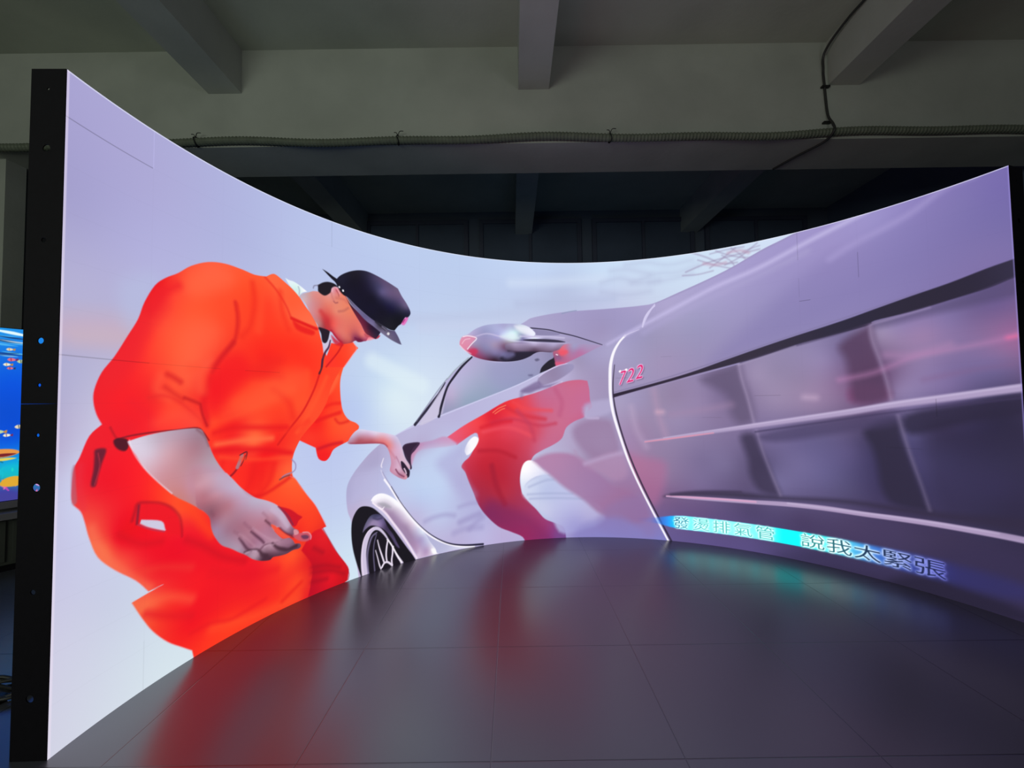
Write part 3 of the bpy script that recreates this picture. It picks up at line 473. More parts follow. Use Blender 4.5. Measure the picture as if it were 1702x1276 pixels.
["P",[[3489,1121],[3489,1121],[3977,1244],[4426,1357],[4864,1486],[5163,1558],[5412,1608],[5611,1645],[5837,1713],[5837,1713],[5794,-370],[5794,-370],[4250,-1201],[4250,-1201],[3897,-13],[3897,-13],[3767,276],[3641,526],[3551,804],[3506,1004]],[[3537,1064,166,152,194],[3693,1102,156,142,186],[3844,1100,150,132,172],[3974,1137,146,126,168],[4154,1229,140,122,168],[4293,1281,124,106,152],[4355,1167,116,98,144],[4150,1077,144,124,170],[4283,982,132,112,158],[3969,943,150,132,176],[3688,883,156,130,172],[3608,784,160,130,176],[3777,667,150,122,164],[3680,586,162,120,160],[3865,494,142,112,156],[3770,393,140,98,144],[4137,641,122,106,154],[4305,613,116,102,150],[4462,481,92,78,124],[4529,629,88,76,122],[4408,765,114,98,146],[4132,452,118,100,150],[4519,1270,152,134,176],[4642,1299,146,130,172],[4785,1223,146,126,168],[4927,1348,140,122,172],[4850,1087,150,124,166],[4635,1090,150,130,172],[5029,1275,122,94,142],[5109,1426,106,88,136],[5112,1177,112,72,116],[5185,1204,100,64,108],[4983,1086,134,106,150],[5207,1475,146,126,170],[5301,1520,144,124,178],[5406,1447,150,120,172],[5510,1513,128,108,166],[5607,1547,112,92,150],[5698,1566,108,86,146],[5400,1306,140,116,168],[5500,1270,126,106,162],[5598,1327,128,104,160],[5685,1254,116,96,152],[5741,1372,150,100,150],[5286,1141,134,112,162],[5495,1135,116,98,154],[4596,809,112,98,150],[4772,852,104,92,144],[4908,826,96,86,138],[4765,650,108,98,152],[4900,582,96,88,142],[5035,755,84,74,126],[5160,842,62,54,98],[5212,697,52,46,92],[5026,520,78,70,118],[5263,559,50,44,86],[4616,498,108,98,150],[5148,540,60,52,98],[5342,911,84,76,128],[5436,916,60,52,96],[5584,976,48,42,82],[5674,1004,42,38,74],[5377,717,66,60,112],[5479,730,58,54,104],[5571,678,54,50,98],[5659,630,50,46,92],[5707,760,46,44,84],[5470,528,56,50,96],[5609,494,48,44,84],[5698,540,44,40,78],[3951,287,112,84,136],[4126,246,100,76,130],[4457,303,78,64,112],[4753,281,72,58,104],[5018,286,70,56,100],[5254,326,64,52,94],[5462,326,56,46,84],[5645,305,50,42,78],[3873,90,102,84,146],[4120,40,92,76,140],[4449,54,84,70,130],[4745,47,68,58,108],[5009,52,62,52,98],[5245,80,56,48,90]],3.9,1,1,"vent",None,3.4],
["P",[[3490,1150],[3490,1150],[3791,1226],[4068,1303],[4329,1391],[4572,1469],[4767,1525],[4935,1568],[5066,1602],[5190,1637],[5362,1681],[5518,1715],[5661,1752],[5775,1774],[5840,1795],[5840,1795],[5836,1691],[5836,1691],[5754,1677],[5666,1650],[5514,1621],[5358,1590],[5187,1566],[5163,1545],[5063,1523],[4932,1498],[4765,1463],[4554,1398],[4411,1364],[4156,1302],[3977,1254],[3695,1178],[3491,1121],[3491,1121]],[[3598,1164,40,28,52],[4648,1457,44,36,60],[5065,1573,36,32,58],[5414,1657,36,31,54],[5613,1690,38,33,58],[5790,1740,46,41,70]],5.0,1,1,None,None,3],
["P",[[5163,1558],[5412,1604],[5611,1645],[5804,1699],[5800,1603],[5608,1571],[5410,1551],[5209,1520]],[74,62,104],27.9,0.5,1,None,"vent",3],
["L",[[3490,1162],[3792,1240],[4158,1348],[4557,1476],[4908,1574],[5178,1644],[5416,1702]],[120,108,156],[4.8,4.7,4.4,4.0,3.6,3.3,2.9],6.0,0.5,1,None],
["L",[[4427,1366],[4736,1452],[5012,1514],[5163,1552]],[60,50,84],[6.3,5.7,5.2,4.9],11.1,0.7,1,None],
["P",[[4155,1248],[4328,1335],[4413,1349],[4439,1238],[4482,1092],[4496,948],[4412,910],[4350,983],[4321,1131]],[96,80,118],50.4,0.8,1,None,"vent",3],
["P",[[5049,1148],[5125,1176],[5219,1158],[5234,1090],[5059,1069]],[140,64,112],32.9,0.6,1,None,"vent",3],
["P",[[5009,1437],[5138,1531],[5168,1534],[5182,1417],[5211,1263],[5237,1090],[5072,1069],[5052,1211],[5037,1338]],[84,56,92],36.6,0.85,1,None,"vent",3],
["P",[[4410,819],[4497,841],[4547,701],[4602,549],[4637,423],[4523,435],[4464,535],[4452,659]],[56,46,80],36.1,0.85,1,None,"vent",3],
["P",[[5114,900],[5263,973],[5291,851],[5333,684],[5379,495],[5387,456],[5238,467],[5184,545],[5166,692],[5146,795]],[40,35,64],31.0,0.9,1,None,"vent",3],
["P",[[4536,842],[4913,948],[5258,1009],[5267,936],[5040,881],[4625,793]],[66,56,100],31.6,0.65,1,None,"vent",3],
["P",[[5313,996],[5587,1067],[5763,1103],[5759,1007],[5583,963],[5330,882]],[34,30,60],29.5,0.8,1,None,"vent",3],
["P",[[3861,339],[4042,386],[4299,411],[4642,415],[5024,450],[5387,456],[5737,502],[5735,442],[5365,423],[5023,426],[4612,391],[4129,358]],[46,38,66],24.8,0.75,1,None,"vent",3],
["L",[[4413,1349],[4431,1238],[4466,1092],[4498,921]],[180,160,202],[4.2,4.2,4.1,4.1],20.6,0.595,1,None],
["L",[[4512,868],[4547,719],[4595,565],[4643,424]],[180,160,202],[4.0,4.0,3.9,3.9],19.8,0.425,1,None],
["L",[[5162,1535],[5171,1449],[5202,1324],[5231,1187],[5245,1083]],[180,160,202],[8.2,8.2,8.1,7.9,7.9],16.1,0.425,1,None],
["L",[[5274,988],[5297,866],[5325,739],[5362,589],[5390,463]],[180,160,202],[7.7,7.6,7.5,5.9,5.8],15.0,0.34,1,None],
["L",[[4413,1349],[4554,1394],[4765,1455]],[182,166,204],[4.2,4.0,3.8],10.0,0.5,1,None],
["L",[[5168,1545],[5302,1572],[5433,1597]],[170,150,200],[4.9,4.6,4.4],12.4,0.5,1,None],
["L",[[4809,1104],[4864,1100]],[210,180,210],[14.9,14.6],33.1,0.51,1,"vent"],
["L",[[5001,1213],[5175,1250],[5348,1325],[5504,1351],[5690,1379],[5767,1405]],[190,130,180],[15.7,14.6,13.6,12.6,11.4,10.9],26.0,0.4675,1,"vent"],
["L",[[5725,1387],[5767,1392]],[250,110,160],[6.2,6.0],22.0,0.68,1,"vent"],
["L",[[5237,1351],[5348,1340],[5505,1378]],[178,130,178],[22.2,21.1,19.6],26.9,0.425,1,"vent"],
["L",[[3933,982],[4183,1020],[4352,1056]],[164,130,170],[20.6,19.7,19.0],39.6,0.425,1,"vent"],
["L",[[5396,1194],[5594,1236],[5727,1251]],[130,90,140],[14.7,13.3,12.3],24.1,0.34,1,"vent"],
["L",[[3809,1180],[3841,982],[3892,806]],[190,150,182],[18.7,18.6,18.4],41.7,0.425,1,"vent"],
["L",[[3634,1043],[3668,864],[3741,726]],[196,170,206],[14.3,14.2,14.0],42.5,0.425,1,"vent"],
["L",[[3832,1002],[3869,1002]],[240,190,200],[4.6,4.6],41.7,0.68,1,"vent"],
["P",[[3509,684],[3682,646],[3886,592],[3823,298],[3730,294],[3582,486]],[176,110,150],51.5,0.6,1,None,"vent",3],
["L",[[3732,769],[3965,807],[4313,868],[4507,905],[4776,956],[5044,1006],[5237,1050],[5493,1092],[5679,1123],[5813,1143]],[178,158,202],[4.7,9.1,12.7,16.2,16.8,17.0,18.9,19.6,19.0,18.7],10.6,0.95,1,None],
["L",[[3732,765],[3965,800],[4229,843]],[232,150,170],[4.7,5.9,4.3],6.3,0.8,1,None],
["L",[[3873,798],[4314,879],[4776,966],[5238,1059],[5494,1105],[5765,1151]],[206,190,228],[2.3,4.2,5.6,6.3,5.6,6.0],6.9,0.6,1,None],
["L",[[4506,859],[4913,940],[5258,1009],[5587,1061],[5762,1088]],[60,50,92],[6.1,5.4,4.7,4.0,3.6],9.4,0.7,1,None],
["L",[[3883,341],[4024,342],[4214,344],[4458,353],[4684,367],[4892,375],[5083,376],[5257,384],[5415,391],[5560,395],[5666,398],[5796,399]],[176,152,196],[4.6,11.1,12.9,14.2,15.2,16.0,14.9,15.4,15.7,15.9,16.2,16.1],5.5,0.97,1,None],
["L",[[3883,344],[4129,347],[4490,357]],[226,166,200],[4.6,7.6,6.0],6.1,0.8,1,None],
["L",[[4685,374],[5021,380],[5364,395],[5649,405]],[196,178,216],[5.7,5.1,4.4,3.8],6.3,0.7,1,None],
["L",[[3916,358],[4095,386],[4397,417]],[58,44,78],[9.1,8.8,8.2],13.1,0.6,1,None],
["L",[[3737,1692],[3767,1761],[3807,1829],[3834,1865]],[206,198,240],[4.8,5.7,5.7,3.8],4.3,1,1,None],
["L",[[3599,1624],[3549,1570],[3504,1490],[3478,1389],[3471,1267],[3472,1126],[3492,984],[3541,804],[3600,615],[3676,429],[3766,237],[3836,97],[3892,-14]],[250,246,255],[7.2,8.2,10.7,12.2,12.6,12.1,10.6,9.6,8.5,7.5,7.4,7.3,6.8],4.3,1,1,None],
["L",[[3707,1668],[3629,1639],[3594,1621]],[206,196,236],[2.4,4.8,7.3],4.8,0.9,1,None],
["L",[[3509,1388],[3494,1246],[3495,1125],[3516,984],[3562,804],[3624,615],[3699,430],[3788,238],[3858,98],[3914,-12]],[44,34,60],[2.4,3.9,4.8,5.8,5.7,5.7,5.6,5.5,5.9,6.3],4.3,0.95,1,None],
["P",[[4598,-18],[5005,-55],[5449,-8],[5763,-13],[5777,304],[5557,317],[5410,245],[5248,169],[5013,163]],[50,42,82],64.4,0.6,1,None,"vent",3],
["P",[[4879,-14],[5243,24],[5545,32],[5764,11],[5759,-107],[5447,-62],[5004,-86]],[40,32,64],56.6,0.5,1,None,"vent",3],
["P",[[5383,873],[5581,913],[5771,925],[5752,472],[5562,459],[5429,494]],[40,34,66],63.1,0.45,1,None,"vent",3],
["P",[[5299,71],[5453,99],[5719,59],[5748,3],[5448,-35],[5185,-25]],[30,26,52],38.1,0.75,1,None,"vent",3],
["P",[[5437,173],[5551,187],[5724,179],[5721,107],[5547,83],[5453,99]],[46,44,116],36.5,0.6,1,None,"vent",3],
["P",[[1162,1004],[1162,1004],[1195,1078],[1222,1192],[1334,1340],[1370,1369],[1343,1274],[1338,1194],[1352,1075],[1392,1007],[1450,977],[1465,942],[1392,866],[1392,866],[1335,845],[1293,823],[1268,781],[1238,762],[1197,783],[1179,847],[1179,847],[1077,900],[1077,900],[1116,970]],[[1277,1271,255,78,34],[1320,1088,255,66,32],[1250,1115,255,50,24],[1196,990,250,36,22],[1278,1012,255,70,32],[1392,953,255,84,44],[1279,908,255,64,32],[1143,907,250,50,30],[1224,811,246,30,26]],3.4,1,1,"sl2",None,3],
["L",[[1182,1003],[1250,1026],[1335,1049]],[232,20,20],[11.0,11.3,11.6],11.3,0.7,1,"sl2"],
["L",[[1195,1066],[1278,1102],[1341,1108]],[240,30,20],[9.3,9.5,9.7],11.4,0.7,1,"sl2"],
["L",[[1306,1010],[1335,983],[1392,993]],[225,30,24],[7.7,7.7,7.9],11.7,0.7,1,"sl2"],
["L",[[1197,839],[1279,857],[1349,863]],[200,14,34],[9.2,9.5,9.7],11.4,0.7,1,"sl2"],
["L",[[1222,1141],[1278,1193],[1320,1273]],[255,100,56],[15.0,15.3,15.5],11.4,0.7,1,"sl2"],
["P",[[1388,856],[1388,856],[1408,892],[1443,927],[1478,938],[1538,926],[1611,911],[1685,894],[1736,874],[1761,837],[1780,788],[1792,740],[1811,703],[1837,664],[1843,646],[1830,638],[1811,649],[1786,682],[1770,695],[1779,653],[1798,621],[1814,596],[1817,578],[1801,569],[1760,585],[1722,610],[1694,634],[1688,652],[1697,691],[1694,726],[1682,774],[1667,804],[1642,826],[1587,836],[1478,842],[1408,848]],[[1425,901,196,176,206],[1496,923,214,196,226],[1587,906,224,206,230],[1685,886,222,196,222],[1467,865,176,90,104],[1556,858,190,100,110],[1636,846,222,120,124],[1685,819,226,136,140],[1729,839,206,176,206],[1748,791,214,176,206],[1710,765,216,158,182],[1773,742,214,180,206],[1722,689,206,156,184],[1748,645,212,170,196],[1710,650,206,150,178],[1811,679,216,184,206],[1773,601,190,130,156],[1562,891,212,168,192],[1798,580,206,140,160]],3.8,1,1,"hand2",None,3],
["L",[[1408,850],[1478,845],[1562,841],[1636,832],[1667,809]],[150,60,84],[6.3,6.4,6.6,6.7,6.8],8.2,0.6,1,"hand2"],
["L",[[1735,734],[1754,697],[1773,654],[1798,616]],[176,120,150],[4.3,4.3,4.3,4.3],5.2,0.7,1,None],
["L",[[1732,647],[1754,615],[1792,590]],[120,56,86],[5.1,5.2,5.2],5.2,0.8,1,None],
["L",[[1673,797],[1704,760],[1729,723]],[196,120,140],[6.3,6.4,6.4],10.2,0.5,1,"hand2"],
["P",[[1770,698],[1792,687],[1827,639],[1837,623],[1833,588],[1820,579],[1814,596],[1792,625],[1776,653]],[40,26,48],3.9,1,1,None,None,3],
["L",[[1795,645],[1805,627],[1810,608]],[214,184,206],[4.8,4.8,4.8],3.5,1,1,None],
["P",[[1783,791],[1783,791],[1812,809],[1850,815],[1896,812],[1863,781],[1844,747],[1840,700],[1853,645],[1840,634],[1837,664],[1811,706],[1796,740]],[48,30,56],4.4,0.95,1,None,None,3],
["P",[[433,1681],[490,1730],[569,1773],[653,1792],[742,1790],[811,1782],[876,1790],[876,1790],[919,1816],[962,1799],[1033,1756],[1072,1725],[1112,1674],[1152,1631],[1193,1561],[1193,1561],[1214,1486],[1256,1374],[1256,1374],[1277,1428],[1333,1486],[1420,1498],[1420,1498],[1462,1464],[1462,1464],[1391,1384],[1337,1313],[1278,1206],[1250,1115],[1196,1028],[1116,945],[1077,894],[1039,809],[1037,715],[1061,681],[1131,578],[1179,513],[1219,436],[1250,371],[1250,371],[1220,366],[1220,366],[1260,303],[1309,213],[1393,88],[1394,36],[1388,5],[1388,5],[1135,-72],[1135,-72],[549,-81],[549,-81],[523,34],[523,34],[480,72],[416,130],[354,206],[311,278],[269,358],[269,358],[394,374],[394,374],[334,372],[334,372],[283,436],[203,508],[143,576],[112,653],[97,708],[82,751],[54,787],[51,841],[56,900],[74,936],[104,1006],[146,1044],[146,1044],[127,1079],[115,1124],[117,1169],[141,1231],[185,1293],[231,1375],[270,1448],[294,1521],[335,1600],[379,1644]],[[361,1616,240,24,24],[311,1516,240,28,30],[247,1377,238,30,34],[171,1233,238,24,32],[136,1139,240,22,30],[205,1124,246,20,28],[275,1223,250,34,30],[314,1362,255,56,36],[382,1443,255,74,44],[445,1546,255,76,42],[398,1590,250,50,36],[491,1671,255,84,48],[591,1740,255,92,56],[698,1729,255,84,44],[592,1629,255,80,40],[545,1422,255,86,48],[497,1320,255,86,48],[656,1593,255,74,34],[789,1698,255,72,30],[791,1512,255,60,26],[872,1638,255,60,28],[931,1768,255,94,50],[1059,1652,255,104,60],[1125,1601,255,92,50],[934,1511,255,54,22],[1061,1456,255,48,20],[1127,1315,255,50,22],[874,1355,252,36,16],[936,1245,255,70,32],[817,1185,255,66,30],[682,1245,250,34,20],[620,1181,246,20,20],[706,1121,255,60,28],[937,1096,255,64,28],[1089,1117,255,76,36],[602,1003,255,52,26],[707,1027,248,30,20],[820,923,255,92,50],[708,913,246,36,28],[879,851,246,24,20],[939,958,250,44,24],[424,1195,255,74,42],[481,1141,250,60,36],[352,1158,246,44,32],[407,1087,255,62,38],[320,1072,248,28,30],[239,1011,240,20,32],[502,1028,252,60,44],[119,960,238,20,34],[93,876,238,18,36],[166,825,240,12,30],[209,934,244,16,30],[275,844,250,20,28],[369,741,255,50,26],[245,729,244,14,28],[461,667,255,74,36],[132,720,242,60,50],[171,596,246,90,60],[249,529,244,60,50],[216,619,238,14,30],[331,541,240,10,30],[463,540,240,10,32],[375,431,240,24,34],[611,396,240,14,30],[562,320,246,20,30],[828,255,240,20,34],[1043,269,255,80,36],[1070,119,255,76,34],[946,111,255,56,30],[719,105,255,52,28],[516,156,244,20,28],[379,269,246,60,40],[335,332,246,90,60],[616,58,255,50,28],[470,117,246,30,28],[1173,203,214,14,30],[1268,97,226,18,34],[1337,49,222,16,30],[1200,10,222,14,34],[941,673,255,74,32],[822,750,250,36,20],[710,789,252,40,24],[1002,743,255,90,46],[1092,562,255,78,34],[1132,396,250,54,28],[882,629,255,64,30],[1068,378,246,44,28]],2.9,1,1,"suit",None,3.4],
["P",[[876,1790],[876,1790],[919,1816],[919,1816],[981,1798],[1059,1731],[1112,1674],[1193,1561],[1193,1561],[1112,1572],[1027,1595],[1027,1595],[995,1663],[932,1744]],[[931,1779,255,100,56],[1033,1683,255,92,50],[1112,1599,255,104,64]],2.8,1,1,None,"suit",3],
["L",[[1027,1591],[1086,1576],[1180,1553]],[226,18,16],[8.8,9.0,9.3],7.2,0.9,1,"suit"],
["L",[[870,1784],[932,1733],[989,1662],[1023,1594]],[232,40,26],[5.0,5.1,5.2,5.3],8.6,0.7,1,"suit"],
["P",[[1034,1580],[1086,1558],[1166,1538],[1153,1511],[1060,1530]],[232,20,18],10.9,0.8,1,None,"suit",3],
["L",[[1205,1294],[1168,1191],[1102,1068],[1025,976],[951,888]],[214,20,16],[5.6,5.5,5.4,5.2,5.0],5.7,0.85,1,"suit"],
["L",[[1221,1372],[1215,1320],[1201,1287]],[70,30,40],[5.6,5.6,5.6],4.5,0.9,1,"suit"],
["L",[[1250,1270],[1195,1154],[1129,1043],[1064,949]],[255,84,40],[11.4,11.1,10.8,10.6],14.6,0.7,1,"suit"],
["L",[[1127,1290],[1115,1191],[1063,1093]],[255,78,34],[18.2,18.0,17.6],25.1,0.5,1,"suit"],
["L",[[710,1615],[722,1543],[718,1468],[702,1413],[649,1345],[598,1260]],[216,26,22],[9.2,9.2,9.2,9.1,8.8,8.6],12.0,0.75,1,"suit"],
["L",[[702,1413],[659,1356],[608,1291]],[206,20,22],[12.1,11.9,11.5],14.8,0.6,1,"suit"],
["L",[[722,1607],[734,1524],[723,1458]],[236,40,20],[6.2,6.2,6.1],9.2,0.5,1,"suit"],
["L",[[800,1734],[813,1626],[791,1512],[746,1451]],[240,40,18],[14.4,14.5,14.3,14.0],19.1,0.55,1,"suit"],
["L",[[859,1704],[848,1600],[837,1497]],[255,80,40],[19.8,19.6,19.5],29.4,0.5,1,"suit"],
["L",[[957,1727],[970,1623],[1009,1522]],[246,44,20],[13.7,13.8,14.0],20.8,0.55,1,"suit"],
["L",[[588,1230],[559,1122],[581,1024]],[228,14,20],[14.2,14.0,14.1],16.9,0.7,1,"suit"],
["L",[[598,1230],[682,1245],[816,1273],[961,1258]],[244,26,18],[22.9,23.9,25.6,27.2],37.3,0.5,1,"suit"],
["L",[[601,1023],[707,1048],[877,1119],[1037,1189]],[255,84,40],[17.1,18.1,19.6,21.0],28.4,0.5,1,"suit"],
["L",[[612,977],[718,995],[890,984],[1000,977]],[232,18,18],[11.4,12.1,13.1,13.7],18.9,0.7,1,"suit"],
["L",[[623,922],[763,929],[915,926]],[255,112,64],[12.9,13.9,14.9],18.5,0.75,1,"suit"],
["L",[[614,893],[709,887],[879,868],[1026,834]],[228,12,18],[11.4,12.0,13.0,13.8],18.8,0.75,1,"suit"],
["L",[[924,1187],[1012,1118],[1038,1034]],[242,34,18],[16.7,17.3,17.4],27.5,0.5,1,"suit"],
["L",[[1000,954],[1064,973],[1129,1006]],[250,50,28],[13.7,14.1,14.4],17.6,0.5,1,"suit"],
["P",[[476,1440],[574,1495],[637,1445],[557,1277],[499,1179],[441,1232]],[255,100,62],60.8,0.55,1,None,"suit",3],
["P",[[491,1690],[632,1762],[698,1718],[572,1614],[473,1609]],[255,104,66],45.7,0.5,1,None,"suit",3],
["P",[[639,1324],[747,1355],[793,1272],[705,1162],[600,1082],[579,1161]],[244,14,20],47.7,0.6,1,None,"suit",3],
["P",[[874,1367],[985,1353],[887,1254],[793,1272]],[240,26,18],46.2,0.55,1,None,"suit",3],
["P",[[888,1232],[1088,1312],[1114,1215],[937,1119],[728,1057],[663,1080]],[255,92,50],52.8,0.5,1,None,"suit",3],
["P",[[597,1320],[557,1238],[559,1161],[529,1179],[537,1276]],[255,104,70],33.5,0.45,1,None,"suit",3],
["P",[[246,1402],[311,1516],[362,1590],[381,1532],[313,1413],[265,1289],[202,1235]],[236,20,34],47.9,0.5,1,None,"suit",3],
["P",[[799,797],[892,760],[858,656],[778,673]],[240,20,18],31.7,0.5,1,None,"suit",3],
["P",[[592,281],[828,226],[1069,228],[1121,163],[946,69],[719,87],[517,149]],[236,12,30],74.3,0.4,1,None,"suit",3],
["L",[[434,1627],[362,1572],[311,1490]],[236,20,28],[15.8,15.1,14.6],25.3,0.6,1,"suit"],
["L",[[279,1399],[225,1285],[172,1217]],[240,28,34],[35.5,34.0,32.7],45.4,0.5,1,"suit"],
["L",[[369,1228],[352,1175],[406,1141]],[255,84,52],[17.5,17.3,17.9],25.0,0.6,1,"suit"],
["L",[[395,1239],[423,1227],[451,1210]],[220,34,26],[11.4,11.6,11.8],15.5,0.8,1,"suit"],
["L",[[387,1185],[424,1159],[462,1136]],[220,36,26],[8.8,9.0,9.2],15.5,0.7,1,"suit"],
["L",[[471,1141],[510,1127],[534,1117]],[200,24,20],[6.6,6.8,6.9],9.5,0.85,1,"suit"],
["L",[[498,1273],[547,1267],[558,1180]],[255,76,42],[18.9,19.5,19.6],27.6,0.5,1,"suit"],
["L",[[318,1140],[388,1149],[462,1113],[531,1055],[581,1004]],[232,36,30],[6.0,6.3,6.6,6.8,7.0],13.1,0.6,1,"suit"],
["L",[[252,1124],[320,1064],[338,1003]],[240,24,34],[16.1,16.8,17.0],23.8,0.5,1,"suit"],
["L",[[355,1036],[444,1068],[521,1037]],[255,80,52],[24.6,26.0,27.2],36.3,0.45,1,"suit"],
["L",[[544,1112],[555,1064],[576,1014]],[190,14,20],[5.5,5.6,5.6],7.0,0.8,1,"suit"],
["L",[[176,1031],[196,994],[208,988]],[170,12,26],[3.3,3.3,3.3],5.5,0.7,1,"suit"],
["L",[[200,986],[255,995],[338,1001],[445,1004],[531,1006],[561,981],[587,945]],[110,16,30],[2.2,2.8,2.9,2.9,3.3,4.2,2.8],3.6,0.85,1,None],
["P",[[189,983],[208,989],[239,982],[244,954],[232,939],[209,946],[193,963]],[60,12,28],4.5,0.9,1,None,None,3],
["P",[[126,956],[163,953],[149,904],[137,860],[129,828],[113,835],[121,886],[123,930]],[92,24,44],6.3,0.9,1,None,None,3],
["L",[[135,943],[142,897],[126,833]],[190,50,66],[1.6,1.6,1.6],2.5,0.7,1,None],
["P",[[50,897],[59,910],[65,845],[69,787],[54,784],[49,841]],[170,110,130],4.9,0.6,1,None,None,3],
["L",[[78,907],[76,843],[89,761]],[232,44,60],[10.0,10.0,10.0],16.0,0.5,1,"suit"],
["L",[[694,761],[716,778],[737,804]],[150,14,26],[5.0,5.1,5.2],4.2,0.9,1,None],
["L",[[730,799],[742,826],[753,854]],[176,120,130],[9.1,9.1,9.2],3.7,0.95,1,None],
["L",[[742,857],[766,867],[780,867],[774,832]],[66,24,36],[2.4,2.5,2.5,2.5],2.5,1,1,None],
["L",[[748,804],[762,828],[771,852]],[80,30,40],[2.1,2.2,2.2],2.5,1,1,None],
["L",[[656,838],[646,779]],[240,26,18],[10.2,10.1],17.4,0.6,1,"suit"],
["L",[[822,804],[811,741],[778,683]],[240,26,18],[12.6,12.6,12.3],18.8,0.6,1,"suit"],
["L",[[928,789],[905,703],[846,637]],[240,26,18],[16.6,16.4,15.9],19.5,0.6,1,"suit"],
["L",[[645,860],[821,826],[1027,810]],[255,76,36],[8.7,9.5,10.4],15.8,0.6,1,"suit"],
["L",[[767,664],[858,634],[978,678],[1027,704]],[226,18,18],[7.7,8.0,8.4,8.6],13.1,0.7,1,"suit"],
["L",[[1033,798],[1055,771],[1055,741],[1037,726],[1002,720],[977,710]],[150,130,180],[3.1,3.1,3.1,3.1,3.1,3.0],3.4,0.9,1,None],
["L",[[963,698],[990,708],[1020,713]],[96,60,80],[3.7,3.7,3.8],4.1,0.8,1,None],
["P",[[264,670],[264,670],[285,729],[344,718],[406,691],[443,651],[462,596],[467,550],[399,584],[329,618]],[238,14,28],6.1,0.95,1,None,"suit",3],
["L",[[264,668],[274,700],[285,729],[327,724],[379,708],[424,678],[457,634],[468,585],[470,544]],[170,10,28],[4.6,4.6,4.6,3.6,3.7,3.8,3.9,3.9,2.6],8.6,0.75,1,None],
["L",[[289,720],[286,688],[283,652]],[120,24,48],[4.7,4.6,4.6],5.8,0.85,1,None],
["P",[[295,649],[295,649],[299,663],[299,663],[380,635],[397,598],[397,598],[394,592],[329,625]],[206,200,226],3.1,1,1,None,None,3],
["L",[[287,647],[338,614],[394,588]],[176,60,90],[2.3,2.4,2.5],2.9,0.8,1,None],
["L",[[216,629],[297,571],[382,551]],[214,8,24],[11.0,11.6,12.3],18.6,0.55,1,"suit"],
["L",[[470,685],[528,624],[568,566],[609,515]],[255,66,22],[20.9,21.6,22.0,22.5],27.2,0.7,1,"suit"],
["L",[[491,524],[569,470],[662,390],[771,331]],[206,6,26],[13.2,13.8,14.4,15.2],22.6,0.6,1,"suit"],
["L",[[291,459],[384,447],[512,397]],[240,60,44],[13.8,14.7,15.9],24.7,0.5,1,"suit"],
["L",[[119,682],[157,580],[251,467],[334,384]],[248,110,78],[14.3,14.7,15.7,16.6],19.7,0.6,1,"suit"],
["L",[[335,325],[422,310],[515,259]],[255,110,66],[18.9,20.0,21.2],25.0,0.45,1,"suit"],
["L",[[327,288],[423,232],[516,186]],[226,20,30],[14.1,15.0,15.9],20.0,0.6,1,"suit"],
["L",[[611,340],[771,258],[945,225]],[232,16,30],[19.6,21.3,23.0],30.4,0.5,1,"suit"],
["L",[[615,80],[830,34],[1070,17]],[255,84,40],[19.5,21.7,24.1],31.1,0.5,1,"suit"],
["L",[[983,42],[1045,74],[1095,101]],[232,30,24],[10.0,10.2,10.5],13.6,0.6,1,"suit"],
["L",[[517,112],[615,108],[719,77],[887,94]],[232,20,28],[7.9,8.4,8.8,9.6],14.4,0.5,1,"suit"],
["P",[[1094,278],[1094,278],[1160,173],[1155,78],[1137,1],[1137,1],[1394,-6],[1394,-6],[1388,73],[1281,234],[1226,369],[1226,369],[1159,356]],[[1159,270,214,14,30],[1226,300,226,24,34],[1173,157,196,10,30],[1281,133,214,12,28],[1281,58,226,16,32],[1174,23,196,10,34],[1365,29,206,12,26]],5.8,1,1,None,"suit",3],
["L",[[1160,161],[1254,140],[1337,103]],[160,8,28],[7.2,7.4,7.6],22.1,0.65,1,"suit"],
["L",[[1160,131],[1281,102],[1365,55]],[160,8,28],[7.1,7.5,7.7],22.3,0.65,1,"suit"],
["L",[[1173,266],[1226,226]],[160,8,28],[7.2,7.3],21.8,0.65,1,"suit"],
["L",[[1160,77],[1254,61]],[160,8,28],[7.1,7.4],21.8,0.65,1,"suit"],
["L",[[1226,367],[1309,214],[1394,65],[1394,7]],[180,20,40],[2.9,3.0,3.1,3.1],3.8,0.7,1,None],
["P",[[240,974],[240,974],[321,992],[427,1003],[536,1003],[567,971],[587,926],[614,864],[657,798],[722,725],[789,660],[858,607],[942,543],[942,543],[979,472],[884,409],[737,413],[645,482],[608,557],[589,606],[508,673],[432,727],[359,803],[307,863],[273,918],[248,957]],[[272,967,216,206,226],[356,976,196,178,196],[483,992,172,144,162],[542,969,160,128,144],[323,920,214,196,214],[411,909,204,160,172],[467,847,192,140,150],[523,914,172,126,140],[604,826,180,160,176],[376,826,206,150,160],[506,748,196,140,156],[605,757,190,160,180],[460,721,200,130,130],[557,662,186,130,140],[711,686,190,160,184],[659,627,196,150,166],[767,612,190,158,182]],2.8,1,1,"arm",None,3],
["L",[[247,978],[265,927],[307,863],[359,803],[423,738]],[236,226,240],[2.3,2.3,2.4,2.4,2.5],3.3,0.7,1,None],
["L",[[531,998],[567,967],[588,921]],[120,70,80],[5.5,5.6,5.6],8.3,0.5,1,"arm"],
